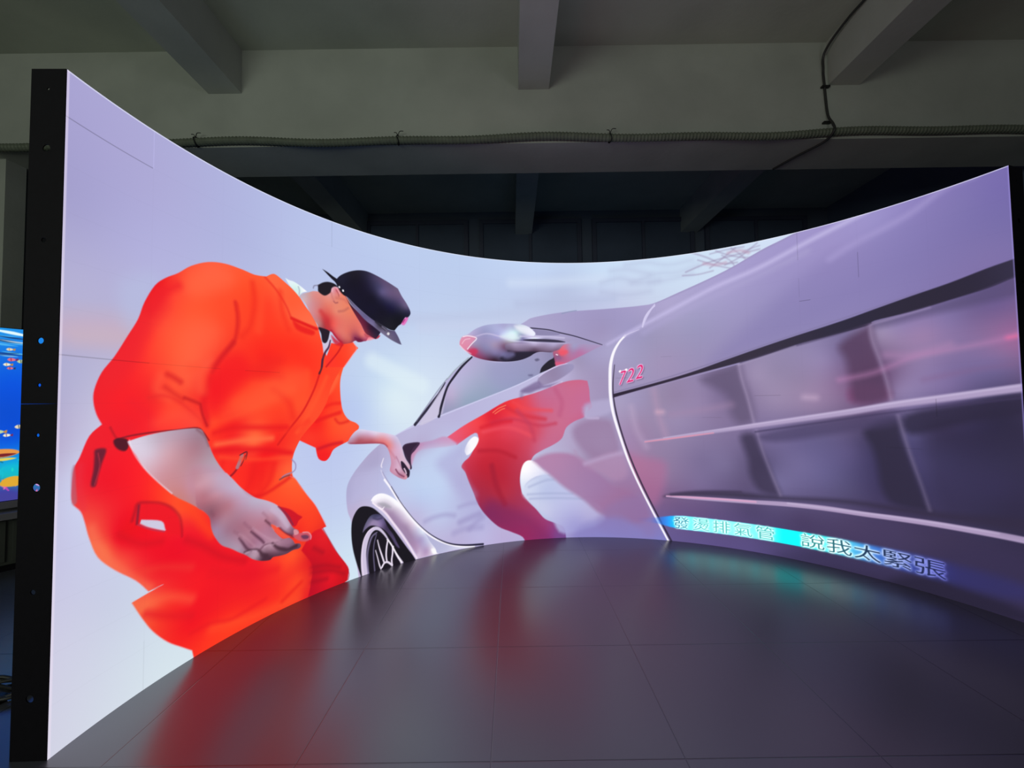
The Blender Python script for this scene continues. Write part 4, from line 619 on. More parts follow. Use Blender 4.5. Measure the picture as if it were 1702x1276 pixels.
["P",[[528,802],[528,802],[675,781],[675,781],[715,737],[750,693],[782,651],[841,623],[898,597],[946,566],[976,530],[1006,490],[1026,448],[1047,415],[1077,392],[1072,370],[1052,371],[1017,391],[987,413],[967,437],[938,458],[909,477],[933,433],[967,391],[987,374],[1017,372],[1042,351],[1057,327],[1083,320],[1091,303],[1078,293],[1043,295],[1008,287],[968,289],[929,295],[910,286],[863,298],[817,323],[781,355],[745,381],[702,414],[655,446],[621,496],[604,540],[595,589],[567,627],[531,666]],[[541,754,200,146,160],[580,766,200,156,172],[642,743,192,166,190],[706,694,190,168,196],[622,699,200,144,160],[566,673,178,110,124],[603,622,146,92,108],[615,591,150,92,110],[686,625,180,120,136],[751,630,188,154,180],[819,602,186,166,192],[889,577,192,170,196],[666,570,172,122,140],[730,561,172,124,144],[796,556,182,136,158],[866,548,188,150,174],[645,536,164,128,152],[625,526,160,130,160],[688,504,160,116,138],[753,497,166,110,130],[667,470,160,132,156],[718,433,170,140,162],[937,535,194,170,196],[976,489,192,164,188],[918,513,188,140,160],[1011,434,180,146,170],[937,472,170,116,138],[1037,394,130,90,112],[843,480,180,120,140],[890,445,176,122,146],[938,400,172,124,146],[807,447,172,120,140],[844,402,170,120,146],[776,432,168,118,140],[807,392,160,110,134],[987,353,160,116,140],[1027,346,150,106,130],[1037,310,110,74,96],[919,356,176,136,156],[939,328,140,100,120],[963,302,100,66,84],[817,359,176,140,160],[835,332,170,138,156],[873,310,80,50,66],[781,359,150,120,140],[910,306,80,46,62],[745,400,170,144,166]],2.9,1,1,"hand",None,3],
["L",[[807,464],[834,435],[862,405],[876,387]],[84,44,66],[4.7,5.7,5.7,4.8],8.2,0.85,1,None],
["L",[[744,450],[762,423],[785,387],[808,369]],[84,46,66],[3.6,5.5,6.1,4.7],7.9,0.85,1,None],
["L",[[885,499],[899,484],[918,463]],[96,50,66],[4.8,5.2,3.9],8.4,0.85,1,None],
["L",[[770,517],[788,495],[816,470]],[150,96,118],[7.6,7.7,7.8],8.0,0.6,1,None],
["L",[[718,491],[740,472],[753,451]],[150,100,120],[7.4,7.5,7.6],7.8,0.6,1,None],
["L",[[772,374],[799,374],[835,366],[854,351],[868,329],[891,313]],[70,40,54],[2.4,3.1,4.1,6.3,9.6,11.3],8.2,0.85,1,None],
["L",[[924,368],[953,337],[988,317],[1017,307],[1063,312]],[66,36,50],[4.9,8.3,10.1,8.5,10.4],8.7,0.85,1,None],
["L",[[854,356],[881,373],[919,370],[929,367]],[100,60,80],[4.8,3.2,2.6,2.6],8.4,0.7,1,None],
["L",[[938,364],[968,371],[992,370]],[150,110,130],[3.0,3.0,3.0],8.7,0.8,1,None],
["L",[[967,437],[1002,399],[1047,370]],[96,40,62],[3.3,5.1,6.9],8.8,0.85,1,None],
["L",[[870,542],[889,520],[899,500]],[160,110,130],[6.4,6.5,6.5],8.4,0.5,1,None],
["L",[[603,614],[607,607],[613,596]],[130,76,94],[8.4,8.5,8.5],7.3,0.35,1,None],
["L",[[815,479],[862,435],[914,393],[963,370]],[196,150,172],[4.7,4.8,4.9,5.0],7.7,0.5,1,None],
["L",[[744,470],[780,439],[826,386]],[190,140,160],[4.5,4.6,4.7],7.4,0.5,1,None],
["L",[[918,548],[966,500],[1011,434]],[204,180,206],[9.8,10.0,10.2],8.0,0.5,1,None],
["L",[[781,365],[808,367],[835,357]],[200,170,190],[3.7,3.7,3.8],7.4,0.6,1,None],
["L",[[881,364],[905,368],[929,360]],[196,160,180],[3.9,3.9,3.9],7.8,0.6,1,None],
["P",[[914,469],[938,458],[967,427],[1007,389],[1027,371],[992,375],[967,393],[938,427]],[244,84,60],4.3,1,1,None,None,3],
["P",[[956,555],[956,555],[996,539],[1036,516],[1072,484],[1098,463],[1077,449],[1062,425],[1042,426],[1016,465],[991,508]],[206,14,32],4.8,0.95,1,None,None,3],
["L",[[956,555],[986,523],[1016,483],[1042,435]],[130,40,70],[3.3,5.1,6.8,5.2],5.1,0.8,1,None],
["P",[[1042,379],[1078,378],[1114,373],[1145,355],[1153,333],[1135,319],[1098,327],[1062,349]],[200,90,110],5.3,0.9,1,None,None,3],
["P",[[1093,360],[1124,356],[1140,342],[1130,332],[1103,340]],[110,56,86],5.7,1,1,None,None,3],
["L",[[1103,376],[1135,367],[1153,343],[1151,324]],[226,170,190],[2.5,2.5,2.5,2.5],3.6,0.9,1,None],
["P",[[1047,405],[1067,400],[1078,378],[1052,376]],[226,150,160],4.2,0.9,1,None,None,3],
["P",[[516,830],[675,801],[715,737],[698,704],[622,695],[566,688],[518,729]],[[541,770,198,146,160],[516,819,190,134,150],[541,754,200,146,160],[580,766,200,156,172],[642,759,192,166,190],[675,793,190,158,184],[698,712,190,168,196],[566,692,180,114,128],[600,813,186,150,172]],25.6,0.9,1,None,"arm",3],
["L",[[1024,705],[1055,686],[1086,638],[1128,582],[1176,518],[1214,450],[1247,387]],[236,150,170],[1.7,1.7,1.8,1.8,1.8,1.8,1.9],2.9,0.6,1,None],
["P",[[987,1811],[987,1811],[1008,1805],[1038,1803],[1075,1789],[1120,1764],[1120,1764],[1091,1751],[1070,1726],[1070,1726],[1039,1754],[1008,1780]],[[1018,1793,226,244,250],[1065,1760,210,240,236],[1102,1768,250,252,255],[1039,1773,214,244,238]],2.9,1,1,None,None,3],
["L",[[1066,1780],[1073,1761],[1071,1736]],[150,170,190],[3.6,3.6,3.6],4.3,0.7,1,None],
["P",[[1070,1726],[1070,1726],[1094,1747],[1128,1761],[1161,1776],[1199,1781],[1238,1792],[1277,1816],[1299,1832],[1322,1829],[1357,1806],[1392,1769],[1416,1724],[1451,1668],[1487,1612],[1505,1580],[1541,1567],[1572,1559],[1621,1564],[1621,1564],[1609,1546],[1587,1535],[1557,1538],[1557,1538],[1538,1530],[1526,1523],[1517,1515],[1499,1511],[1481,1505],[1460,1503],[1445,1510],[1433,1506],[1416,1493],[1387,1485],[1352,1481],[1323,1500],[1295,1528],[1278,1547],[1244,1553],[1194,1552],[1194,1552],[1189,1577],[1167,1604],[1134,1654],[1113,1690],[1091,1711]],[[1096,1737,196,176,190],[1128,1749,206,160,160],[1102,1708,210,176,180],[1166,1751,220,140,136],[1221,1763,226,140,128],[1194,1711,214,128,124],[1139,1700,208,150,156],[1249,1742,230,136,120],[1288,1813,226,156,170],[1311,1813,222,120,130],[1334,1791,232,130,112],[1305,1769,226,136,124],[1357,1763,234,130,104],[1277,1705,232,124,104],[1183,1647,214,122,122],[1221,1644,212,84,80],[1167,1624,206,130,136],[1244,1616,196,50,56],[1200,1589,186,116,116],[1244,1579,170,50,56],[1306,1678,232,130,108],[1392,1703,236,128,98],[1334,1640,230,116,100],[1392,1638,228,118,100],[1439,1622,226,112,98],[1334,1587,228,112,100],[1289,1591,232,84,78],[1312,1546,216,90,90],[1392,1567,222,108,96],[1451,1574,206,98,96],[1358,1520,210,100,96],[1404,1514,196,90,86],[1439,1528,140,50,80],[1487,1550,214,106,104],[1511,1536,196,90,110],[1547,1557,206,76,90],[1300,1529,196,50,70],[1352,1492,180,60,70],[1475,1516,110,26,60]],3.2,1,1,"face",None,3],
["P",[[1188,1818],[1188,1818],[1221,1841],[1254,1853],[1288,1853],[1311,1845],[1328,1833],[1328,1833],[1311,1834],[1282,1820],[1276,1800],[1271,1789],[1243,1767],[1221,1765],[1193,1780],[1190,1803]],[26,20,28],4.6,1,1,None,None,3],
["L",[[1160,1794],[1166,1809],[1190,1817]],[110,100,130],[3.0,3.0,3.0],4.5,0.7,1,None],
["L",[[1280,1796],[1285,1818],[1302,1830],[1319,1820],[1334,1796]],[240,176,190],[3.9,3.9,3.9,3.9,3.9],4.7,0.8,1,None],
["L",[[1311,1813],[1325,1794],[1328,1779]],[170,80,90],[3.9,3.9,3.9],5.9,0.7,1,None],
["L",[[1294,1740],[1305,1732],[1320,1737]],[160,80,84],[3.9,3.9,3.9],5.5,0.8,1,None],
["L",[[1277,1790],[1283,1765],[1294,1746]],[206,112,110],[4.8,4.8,4.9],7.8,0.6,1,None],
["L",[[1328,1682],[1363,1693],[1392,1714]],[190,100,90],[6.7,6.7,6.8],9.5,0.7,1,None],
["L",[[1311,1765],[1363,1764],[1386,1746]],[200,100,92],[5.9,6.0,6.0],11.9,0.5,1,None],
["L",[[1210,1662],[1233,1635],[1244,1595],[1255,1560]],[206,52,56],[13.2,13.3,13.3,13.4],15.2,0.6,1,"face"],
["L",[[1278,1553],[1312,1514],[1346,1489]],[170,24,50],[7.7,7.8,7.9],7.8,0.7,1,"face"],
["L",[[1439,1528],[1457,1522],[1475,1518],[1487,1514]],[110,24,60],[4.4,4.5,4.5,4.5],4.1,0.9,1,None],
["P",[[1505,1563],[1535,1561],[1547,1551],[1529,1541],[1511,1544]],[190,80,92],5.8,0.7,1,None,None,3],
["P",[[1520,1517],[1520,1517],[1535,1541],[1560,1541],[1572,1534],[1547,1523]],[250,150,160],5.0,0.8,1,None,None,3],
["P",[[1369,1792],[1369,1792],[1392,1758],[1439,1716],[1511,1666],[1572,1622],[1624,1588],[1624,1588],[1609,1563],[1587,1535],[1587,1535],[1547,1551],[1511,1570],[1481,1622],[1445,1673],[1404,1733]],[[1392,1758,40,20,40],[1451,1691,90,24,50],[1499,1630,100,26,54],[1541,1602,60,18,46],[1597,1568,40,22,50],[1511,1575,120,40,60]],3.3,1,1,None,None,3],
["P",[[1194,1562],[1222,1563],[1266,1551],[1264,1525],[1255,1492],[1239,1472],[1219,1483],[1211,1528]],[34,20,34],4.9,1,1,None,None,3],
["P",[[1219,1475],[1219,1475],[1239,1472],[1261,1493],[1268,1541],[1268,1541],[1275,1494],[1261,1456],[1239,1423],[1228,1407],[1228,1407]],[206,196,226],3.8,1,1,None,None,3],
["L",[[1272,1494],[1261,1451],[1239,1418],[1223,1375],[1217,1329]],[70,30,60],[3.8,5.7,6.4,6.4,5.6],3.8,0.9,1,None],
["P",[[1278,1479],[1278,1479],[1346,1475],[1428,1497],[1428,1497],[1451,1458],[1451,1458],[1416,1406],[1364,1334],[1364,1334],[1250,1328],[1250,1328],[1239,1366],[1261,1430]],[[1301,1444,255,58,30],[1392,1464,255,72,40],[1335,1384,255,56,28],[1428,1456,255,84,50],[1267,1394,255,52,34]],3.5,1,1,None,None,3],
["L",[[1352,1476],[1323,1425],[1278,1369],[1245,1330]],[196,14,20],[4.7,4.7,4.6,4.5],5.4,0.85,1,None],
["P",[[1278,1526],[1312,1504],[1358,1482],[1346,1465],[1300,1476]],[206,20,40],9.7,0.8,1,None,None,3],
["L",[[1428,1497],[1451,1458],[1416,1406],[1364,1334]],[255,160,170],[2.8,2.8,2.8,2.8],4.0,0.7,1,None],
["P",[[1219,1923],[1219,1923],[1237,1918],[1259,1910],[1288,1896],[1314,1886],[1314,1886],[1334,1909],[1368,1934],[1415,1959],[1469,1977],[1523,1982],[1579,1972],[1641,1953],[1698,1931],[1752,1907],[1752,1907],[1781,1858],[1819,1808],[1846,1757],[1842,1729],[1819,1705],[1806,1709],[1780,1664],[1754,1643],[1725,1607],[1725,1607],[1684,1612],[1621,1640],[1572,1657],[1511,1694],[1451,1735],[1392,1780],[1357,1795],[1328,1827],[1305,1860],[1282,1876],[1254,1896]],[[1276,1896,20,16,28],[1345,1896,24,22,44],[1392,1868,16,12,34],[1451,1936,22,18,34],[1511,1961,34,30,56],[1572,1945,60,52,88],[1634,1928,84,68,110],[1697,1916,96,78,118],[1622,1902,74,66,110],[1634,1858,84,74,122],[1697,1856,96,76,120],[1748,1877,106,84,124],[1572,1887,44,40,76],[1511,1892,22,16,44],[1511,1807,14,8,34],[1572,1818,20,16,42],[1634,1811,40,36,72],[1697,1809,56,50,90],[1761,1818,84,68,112],[1813,1789,92,78,120],[1761,1770,46,42,76],[1825,1748,40,36,70],[1697,1761,20,16,56],[1634,1741,12,8,34],[1572,1731,12,8,36],[1697,1690,14,14,30],[1761,1710,12,12,30],[1392,1802,16,12,38],[1481,1734,14,10,36],[1684,1630,20,20,32]],3.3,1,1,"cap",None,3],
["P",[[1326,1842],[1335,1842],[1337,1832],[1327,1831]],[240,240,250],3.2,1,1,None,None,3],
["P",[[1351,1825],[1360,1825],[1362,1814],[1352,1814]],[240,240,250],3.2,1,1,None,None,3],
["P",[[1316,1852],[1334,1845],[1369,1803],[1363,1791],[1334,1812]],[16,12,24],4.0,0.8,1,None,None,3],
["P",[[1326,1842],[1335,1842],[1336,1832],[1328,1832]],[240,240,250],2.8,1,1,None,None,3],
["P",[[1351,1824],[1360,1824],[1361,1814],[1353,1814]],[240,240,250],2.8,1,1,None,None,3],
["P",[[1786,1677],[1806,1706],[1829,1711],[1822,1687],[1799,1654],[1777,1658]],[230,110,186],6.2,0.95,1,None,None,3],
["L",[[1789,1671],[1803,1694]],[170,30,110],[3.5,3.5],4.0,0.8,1,None],
["P",[[1380,1786],[1380,1786],[1404,1771],[1451,1735],[1511,1694],[1572,1660],[1634,1630],[1684,1609],[1728,1605],[1728,1605],[1754,1565],[1778,1513],[1778,1513],[1754,1518],[1696,1542],[1634,1577],[1572,1617],[1511,1654],[1451,1707],[1410,1745]],[[1404,1766,96,90,120],[1451,1724,110,102,146],[1511,1677,100,92,140],[1572,1640,106,96,140],[1634,1595,104,94,126],[1697,1572,100,90,124],[1747,1535,92,84,120],[1621,1634,50,44,60],[1716,1591,90,80,120]],3.8,1,1,None,None,3],
["L",[[1591,1653],[1621,1634],[1659,1609]],[34,30,44],[9.5,9.6,9.7],6.4,0.85,1,None],
["L",[[1634,1624],[1665,1604]],[120,110,140],[5.1,5.2],4.3,0.8,1,None],
["P",[[1668,1578],[1678,1591],[1689,1583],[1681,1570]],[226,222,226],4.3,1,1,None,None,3]]
W_MM, H_MM = NCOL * MOD_W * 1000, NROW * MOD_H * 1000
cv = Canvas(W_MM, H_MM, TEX / 320.0)
def run(cv, ops):
    for o in ops:
        if o[0] == 'P': cv.poly(*o[1:])
        else: cv.line(o[1], o[2], o[3], o[4], o[5], o[6], o[7])
run(cv, PICTURE)
g_ = cv.img.mean(-1, keepdims=True); cool = np.clip((cv.img[..., 2:3] - cv.img[..., 0:1] + 10) / 30, 0, 1); cv.img += (g_ - cv.img) * 0.14 * cool   # the film is a little greyer where it is cool
# 722 badge
tot = np.zeros_like(cv.img[..., 0])
for ch, x, y in (('7', 3538, 1220), ('2', 3600, 1240), ('2', 3670, 1266)):
    tot = np.maximum(tot, cv.glyphs(ch, x, y, 46 if ch == '7' else 52, 112, shear=(20, 12), bold=-0.004))
wide = np.clip(blur(tot, 1.6) * 3.0, 0, 1)
sh = np.roll(np.roll(wide, -2, 0), 2, 1)
cv.img += (np.array((96, 70, 110)) - cv.img) * (sh * 0.6)[..., None]
cv.img += (np.array((250, 200, 240)) - cv.img) * (wide * 0.95)[..., None]
cv.img += (np.array((222, 36, 116)) - cv.img) * tot[..., None]
cv.poly([[3542, 1338], [3558, 1344], [3558, 1330], [3545, 1326]], (255, 246, 255), 3, 1, 1); cv.poly([[3592, 1352], [3608, 1354], [3610, 1338], [3594, 1338]], (255, 246, 255), 3, 1, 1)
# karaoke band and the two phrases of the subtitle
k = cv.k; X = cv.X[None]; Y = cv.Y[:, None]
bx = [3640, 3760, 3850, 3920, 4010, 4300, 4560, 4650, 4740, 4860, 5000, 5110, 5240, 5380, 5500, 5640, 5760]
bc = [(60, 90, 220), (64, 110, 228), (36, 130, 240), (20, 170, 250), (104, 232, 246), (130, 240, 246), (104, 240, 238), (0, 236, 232), (0, 226, 232), (60, 226, 220), (70, 190, 220), (56, 130, 214), (50, 84, 196), (46, 60, 160), (40, 44, 110), (36, 40, 92), (34, 38, 90)]
ba = [0, .12, .75, .96, 1, 1, 1, 1, 1, .97, .95, .9, .82, .6, .3, .22, 0]
x1 = cv.X
bcol = np.stack([np.interp(x1, bx, [c[i] for c in bc]) for i in range(3)], 1)[None]
cyy = np.interp(x1, [3600, 3800, 4100, 5760], [150, 150, 146, 140])[None]
hw = np.interp(x1, [3600, 3800, 3900, 4000, 4600, 4750, 5200, 5760], [6, 22, 42, 52, 50, 50, 52, 60])[None]
sf = np.interp(x1, [3600, 4000, 4700, 5200, 5760], [14, 5, 5, 16, 50])[None]
t = np.clip((hw - np.abs(Y - cyy)) / sf * 0.5 + 0.5, 0, 1); m = t * t * (3 - 2 * t) * np.interp(x1, bx, ba)[None]
cv.img += (bcol - cv.img) * m[..., None].astype(np.float32)
a1 = np.zeros_like(tot); a2 = np.zeros_like(tot)
for i, ch in enumerate('\u767c\u71d9\u6392\u6c23\u7ba1'): a1 = np.maximum(a1, cv.glyphs(ch, 3926 + i * 139.5, 101, 116, 90))
for i, ch in enumerate('\u8aaa\u6211\u592a\u7dca\u5f35'): a2 = np.maximum(a2, cv.glyphs(ch, 4752 + i * 140.5, 99 - i, 130, 90))
g1 = np.clip(blur(a1, 2.0) * 3.2, 0, 1); g2 = np.clip(blur(a2, 2.1) * 3.6, 0, 1); gl = np.clip(blur(a1 + a2, 4.0) * 1.6, 0, 1)
fade = np.interp(x1, [3900, 5000, 5200, 5330, 5460], [1, 1, 1, .95, .85])[None]
ocol = np.stack([np.interp(x1, [3900, 4300, 4700, 4900, 5050, 5200, 5450], v) for v in ([205, 215, 205, 232, 196, 170, 120], [255, 255, 255, 252, 234, 190, 124], [252, 248, 244, 248, 246, 244, 230])], 1)[None]
cv.img += (ocol * 0.8 - cv.img) * (gl * fade * 0.25 * np.interp(x1, [3900, 4700, 4800], [0, 0, 1])[None])[..., None]
cv.img += (ocol - cv.img) * (np.maximum(g1 * .9, g2) * fade)[..., None]
f1 = np.stack([np.interp(x1, [3926, 4040, 4150, 4600], v) for v in ([24, 50, 80, 56], [90, 160, 196, 176], [130, 180, 190, 176])], 1)[None]
f2 = np.stack([np.interp(x1, [4750, 4850, 5000, 5130, 5450], v) for v in ([40, 30, 24, 16, 22], [140, 120, 76, 36, 30], [140, 124, 96, 70, 74])], 1)[None]
cv.img += (f1 - cv.img) * (a1 * .85)[..., None]; cv.img += (f2 - cv.img) * (a2 * .95 )[..., None]
# hairline joints between the LED modules, a few of them stronger
J = np.zeros_like(tot)
for c_ in range(1, NCOL): J[:, c_ * TEX] = 0.012
for r_ in range(1, NROW): J[r_ * TEX // 2, :] = 0.012
for (c0, c1_, r_, a_) in ((0, 1, 13, .25), (0, 1.0, 8, .2), (1.0, 2.0, 8, .08), (2.4, 3, 8, .12), (15, 15.2, 11, .3), (14.1, 14.6, 7, .16), (16.3, 16.8, 5, .12), (13, 13.4, 6, .1), (12.1, 12.35, 9, .1), (11, 11.3, 8, .15)):
    J[int(r_ * TEX // 2), int(c0 * TEX):int(c1_ * TEX)] = a_
for (c_, r0, r1, a_) in ((1, 13, 14, -.06), (1, 0, 1.2, .05), (15, 12.8, 14, .14), (16, 11.6, 12.6, .18), (15, 11.2, 12, .08), (4, 13, 14, .1), (17, 6.2, 6.8, .2)):
    J[int(r0 * TEX // 2):int(r1 * TEX // 2), c_ * TEX] = a_
img = np.clip(cv.img / 255.0, 0, 1) * (1 - J[..., None])
img = np.clip(img, 0, 1)
img[-2:] += (np.array((.93, .94, 1)) - img[-2:]) * .6; img[:, :3] += (np.array((.93, .88, .95)) - img[:, :3]) * .5; img[:, -2:] += (np.array((.6, .55, .85)) - img[:, -2:]) * .5
lin = np.where(img <= 0.04045, img / 12.92, ((img + 0.055) / 1.055) ** 2.4).astype(np.float32)

lin *= (1 + 0.45 * (1 - a1 - a2 * .6) * m * np.interp(x1, [3800, 3950, 5000, 5300], [0, 1, 1, 0])[None])[..., None].astype(np.float32)   # the subtitle band is the brightest thing shown

# ------------------------------------------------------------------ the curved LED wall
wall = empty('curved_led_wall', (RX, RY + RR, 0))
tag(wall, 'tall curved LED video wall showing a man in orange overalls beside a silver car', 'video wall')
PH = 7
def curved_box(V, F, Mi, s0, s1, z0, z1, o0, o1, n):
    b = len(V)
    for i in range(n + 1):
        s = s0 + (s1 - s0) * i / n
        V += [on_arc(s, z0, o0), on_arc(s, z1, o0), on_arc(s, z1, o1), on_arc(s, z0, o1)]
    for i in range(n):
        p = b + 4 * i
        for q in range(4): F.append((p + q, p + (q + 1) % 4, p + 4 + (q + 1) % 4, p + 4 + q)); Mi.append(1)
    F.append((b, b + 1, b + 2, b + 3)); Mi.append(1); e = b + 4 * n; F.append((e + 3, e + 2, e + 1, e)); Mi.append(1)
def make_panel(ci, ri):
    nx, ny = TEX, PH * TEX // 2; g0, h0 = ci * TEX, ri * ny
    s = (np.arange(nx + 1) + g0) / TEX * MOD_W; h = (np.arange(ny + 1) + h0) / (TEX / 2) * MOD_H
    a = A0 + s / RR; Xg = np.broadcast_to(RX + RR * np.sin(a), (ny + 1, nx + 1)); Yg = np.broadcast_to(RY + RR * np.cos(a), (ny + 1, nx + 1)); Zg = np.broadcast_to(h[:, None], (ny + 1, nx + 1))
    front = np.stack([Xg, Yg, Zg], -1).reshape(-1, 3)
    idx = np.arange((nx + 1) * (ny + 1)).reshape(ny + 1, nx + 1)
    q = np.stack([idx[:-1, :-1], idx[:-1, 1:], idx[1:, 1:], idx[1:, :-1]], -1).reshape(-1, 4)
    V, F, Mi = [], [], []
    s0, s1, z0, z1 = ci * MOD_W, (ci + 1) * MOD_W, ri * PH * MOD_H, (ri + 1) * PH * MOD_H; e = .0004
    curved_box(V, F, Mi, s0 + e, s1 - e, z0 + e, z1 - e, .0006, .018, 6)              # module plate
    curved_box(V, F, Mi, s0 + e, s1 - e, z0 + e, z0 + .006, .018, DEPTH, 6)             # bottom and top rails
    curved_box(V, F, Mi, s0 + e, s1 - e, z1 - .006, z1 - e, .018, DEPTH, 6)
    if ci not in (0,): curved_box(V, F, Mi, s0 + e, s0 + .004, z0 + .006, z1 - .006, .018, DEPTH, 1)
    if ci not in (NCOL - 1,): curved_box(V, F, Mi, s1 - .004, s1 - e, z0 + .006, z1 - .006, .018, DEPTH, 1)
    curved_box(V, F, Mi, s0 + .004, s0 + .03, z0 + .006, z1 - .006, DEPTH - .004, DEPTH, 1)   # rear lips
    curved_box(V, F, Mi, s1 - .03, s1 - .004, z0 + .006, z1 - .006, DEPTH - .004, DEPTH, 1)
    nf = len(front); V = np.array(V, np.float32); F = np.array(F, np.int32) + nf
    allv = np.concatenate([front.astype(np.float32), V]); allf = np.concatenate([q.astype(np.int32), F])
    me = bpy.data.meshes.new('led_panel'); me.vertices.add(len(allv)); me.vertices.foreach_set('co', allv.ravel())
    me.loops.add(allf.size); me.loops.foreach_set('vertex_index', allf.ravel())
    me.polygons.add(len(allf)); me.polygons.foreach_set('loop_start', np.arange(0, allf.size, 4, dtype=np.int32)); me.polygons.foreach_set('loop_total', np.full(len(allf), 4, np.int32))
    me.polygons.foreach_set('material_index', np.concatenate([np.zeros(len(q), np.int32), np.ones(len(F), np.int32)]))
    me.materials.append(M_LED); me.materials.append(M_BLACK); me.update(calc_edges=True)
    at = me.attributes.new('led', 'FLOAT_COLOR', 'POINT'); colr = np.zeros((len(allv), 4), np.float32); colr[:, 3] = 1
    colr[:nf, :3] = lin[h0:h0 + ny + 1, g0:g0 + nx + 1].reshape(-1, 3); at.data.foreach_set('color', colr.ravel())
    o = bpy.data.objects.new('led_panel', me); C.objects.link(o); o.parent = wall; o.matrix_parent_inverse = wall.matrix_world.inverted()
for ri in range(2):
    for ci in range(NCOL): make_panel(ci, ri)
# end plates with round holes
def end_plate(side, ri):
    s = 0.0 if side < 0 else NCOL * MOD_W
    z0, z1 = ri * 1.12, (ri + 1) * 1.12
    bm = bmesh.new(); o0, o1 = 0.0005, DEPTH + .002
    W, Hh = o1 - o0, z1 - z0 - .001
    hz = ((.19, .012), (.52, .008), (.85, .0125), (1.018, .0055)) if ri == 0 else ((.06, .0055), (.205, .010), (.538, .008), (.847, .0125), (1.05, .004))
    # plate outline with holes, filled in the (depth, height) plane
    def ring(cx, cz, r, n):
        return [bm.verts.new((cx + r * math.cos(2 * math.pi * i / n), 0, cz + r * math.sin(2 * math.pi * i / n))) for i in range(n)]
    out = [bm.verts.new(p) for p in ((0, 0, 0), (W, 0, 0), (W, 0, Hh), (0, 0, Hh))]
    es = [bm.edges.new((out[i], out[(i + 1) % 4])) for i in range(4)]
    for z, r in hz:
        rg = ring(W * .5, z, r, 20); es += [bm.edges.new((rg[i], rg[(i + 1) % 20])) for i in range(20)]
    bmesh.ops.triangle_fill(bm, edges=es, use_beauty=True)
    fs = bm.faces[:]; ex = bmesh.ops.extrude_face_region(bm, geom=fs)
    vs = [v for v in ex['geom'] if isinstance(v, bmesh.types.BMVert)]; bmesh.ops.translate(bm, verts=vs, vec=(0, .003, 0))
    a = A0 + s / RR; out_d = Vector((math.sin(a), math.cos(a), 0)); tang = Vector((math.cos(a), -math.sin(a), 0)) * (1 if side > 0 else -1)
    base = Vector(on_arc(s, z0 + .0005, o0))
    for v in bm.verts:
        x, y, z = v.co; v.co = base + out_d * x + tang * y + Vector((0, 0, z))
    obj('side_plate', bm, M_BLACK, wall)
for side in (-1, 1):
    for ri in (0, 1): end_plate(side, ri)

# ------------------------------------------------------------------ the second screen at the left, showing a reef
aq = empty('reef_display', (-3.46, 2.88, 0)); AD = Vector((.54, .84, 0)).normalized(); AN = Vector((AD.y, -AD.x, 0))
aqM = Matrix(((AD.x, -AN.x, 0, -3.46), (AD.y, -AN.y, 0, 2.88), (0, 0, 1, 0), (0, 0, 0, 1)))     # x along the screen, y into it
tag(aq, 'smaller flat screen at the left edge showing a blue coral reef, on a low cabinet', 'screen')
ac = Canvas(1300, 1180, 0.30)
AX0 = 400   # mm along the screen left of the frame's edge in view
def ap(pts, col, soft=4, al=1): ac.poly(pts, col, soft, al, 1)
ac.poly([[-50, -50], [1350, -50], [1350, 1230], [-50, 1230]], [(300, 1150, 30, 150, 235), (500, 1100, 20, 130, 230), (400, 980, 10, 110, 226), (420, 800, 0, 84, 222), (420, 600, 0, 76, 210), (450, 420, 0, 88, 220), (420, 300, 10, 140, 226), (430, 180, 20, 180, 200), (420, 60, 60, 70, 160), (1000, 1100, 40, 150, 240), (1000, 600, 0, 80, 214), (1000, 200, 20, 160, 200)], 4, 1, 0, None, None, 3)
rng = random.Random(5)
for i in range(46):
    x = rng.uniform(0, 1300); y = 1168 - abs(rng.gauss(0, 90)); w_ = rng.uniform(30, 130); c_ = rng.choice([(180, 236, 250), (90, 190, 245), (230, 250, 255), (20, 70, 150), (110, 210, 240), (16, 40, 90)])
    ac.line([[x - w_, y + 8], [x, y - 4], [x + w_, y + rng.uniform(-14, 6)]], c_, [1, rng.uniform(3, 9), 1], 4, .8, 1)
ap([[330, 1165], [430, 1160], [520, 1130], [420, 1140]], (226, 250, 255))
def fish(x, y, l, c1, c2):
    ap([[x - l * .5, y], [x - l * .2, y + l * .3], [x + l * .25, y + l * .22], [x + l * .5, y], [x + l * .25, y - l * .2], [x - l * .2, y - l * .28]], c1, 3)
    ap([[x + l * .4, y], [x + l * .75, y + l * .25], [x + l * .7, y - l * .25]], c2, 3); ac.line([[x - l * .1, y + l * .24], [x - l * .05, y - l * .22]], c2, [l * .05, l * .05], 2, 1, 0)
for i, (x, y) in enumerate(((415, 1035), (425, 965), (470, 955), (405, 930), (500, 900), (420, 905), (380, 470), (415, 445), (470, 500), (620, 700), (800, 820), (900, 560))):
    fish(x, y, rng.uniform(30, 46), ((235, 220, 190), (230, 110, 130), (190, 210, 160), (240, 240, 220))[i % 4], ((200, 140, 60), (120, 40, 90), (30, 60, 90))[i % 3])
for i in range(260):
    x = rng.uniform(0, 1300); y = rng.uniform(20, 330); h_ = rng.uniform(20, 60)
    c_ = rng.choice([(30, 220, 200), (20, 190, 210), (60, 235, 190), (10, 110, 130), (20, 150, 190), (0, 90, 120)]) if y > 110 else rng.choice([(220, 70, 190), (250, 160, 230), (120, 60, 170), (60, 30, 100), (250, 120, 170), (40, 120, 170)])
    ac.line([[x, y], [x + rng.uniform(-14, 14), y + h_ * .5], [x + rng.uniform(-20, 20), y + h_]], c_, [3, 5, 2], 3, .85, 1)
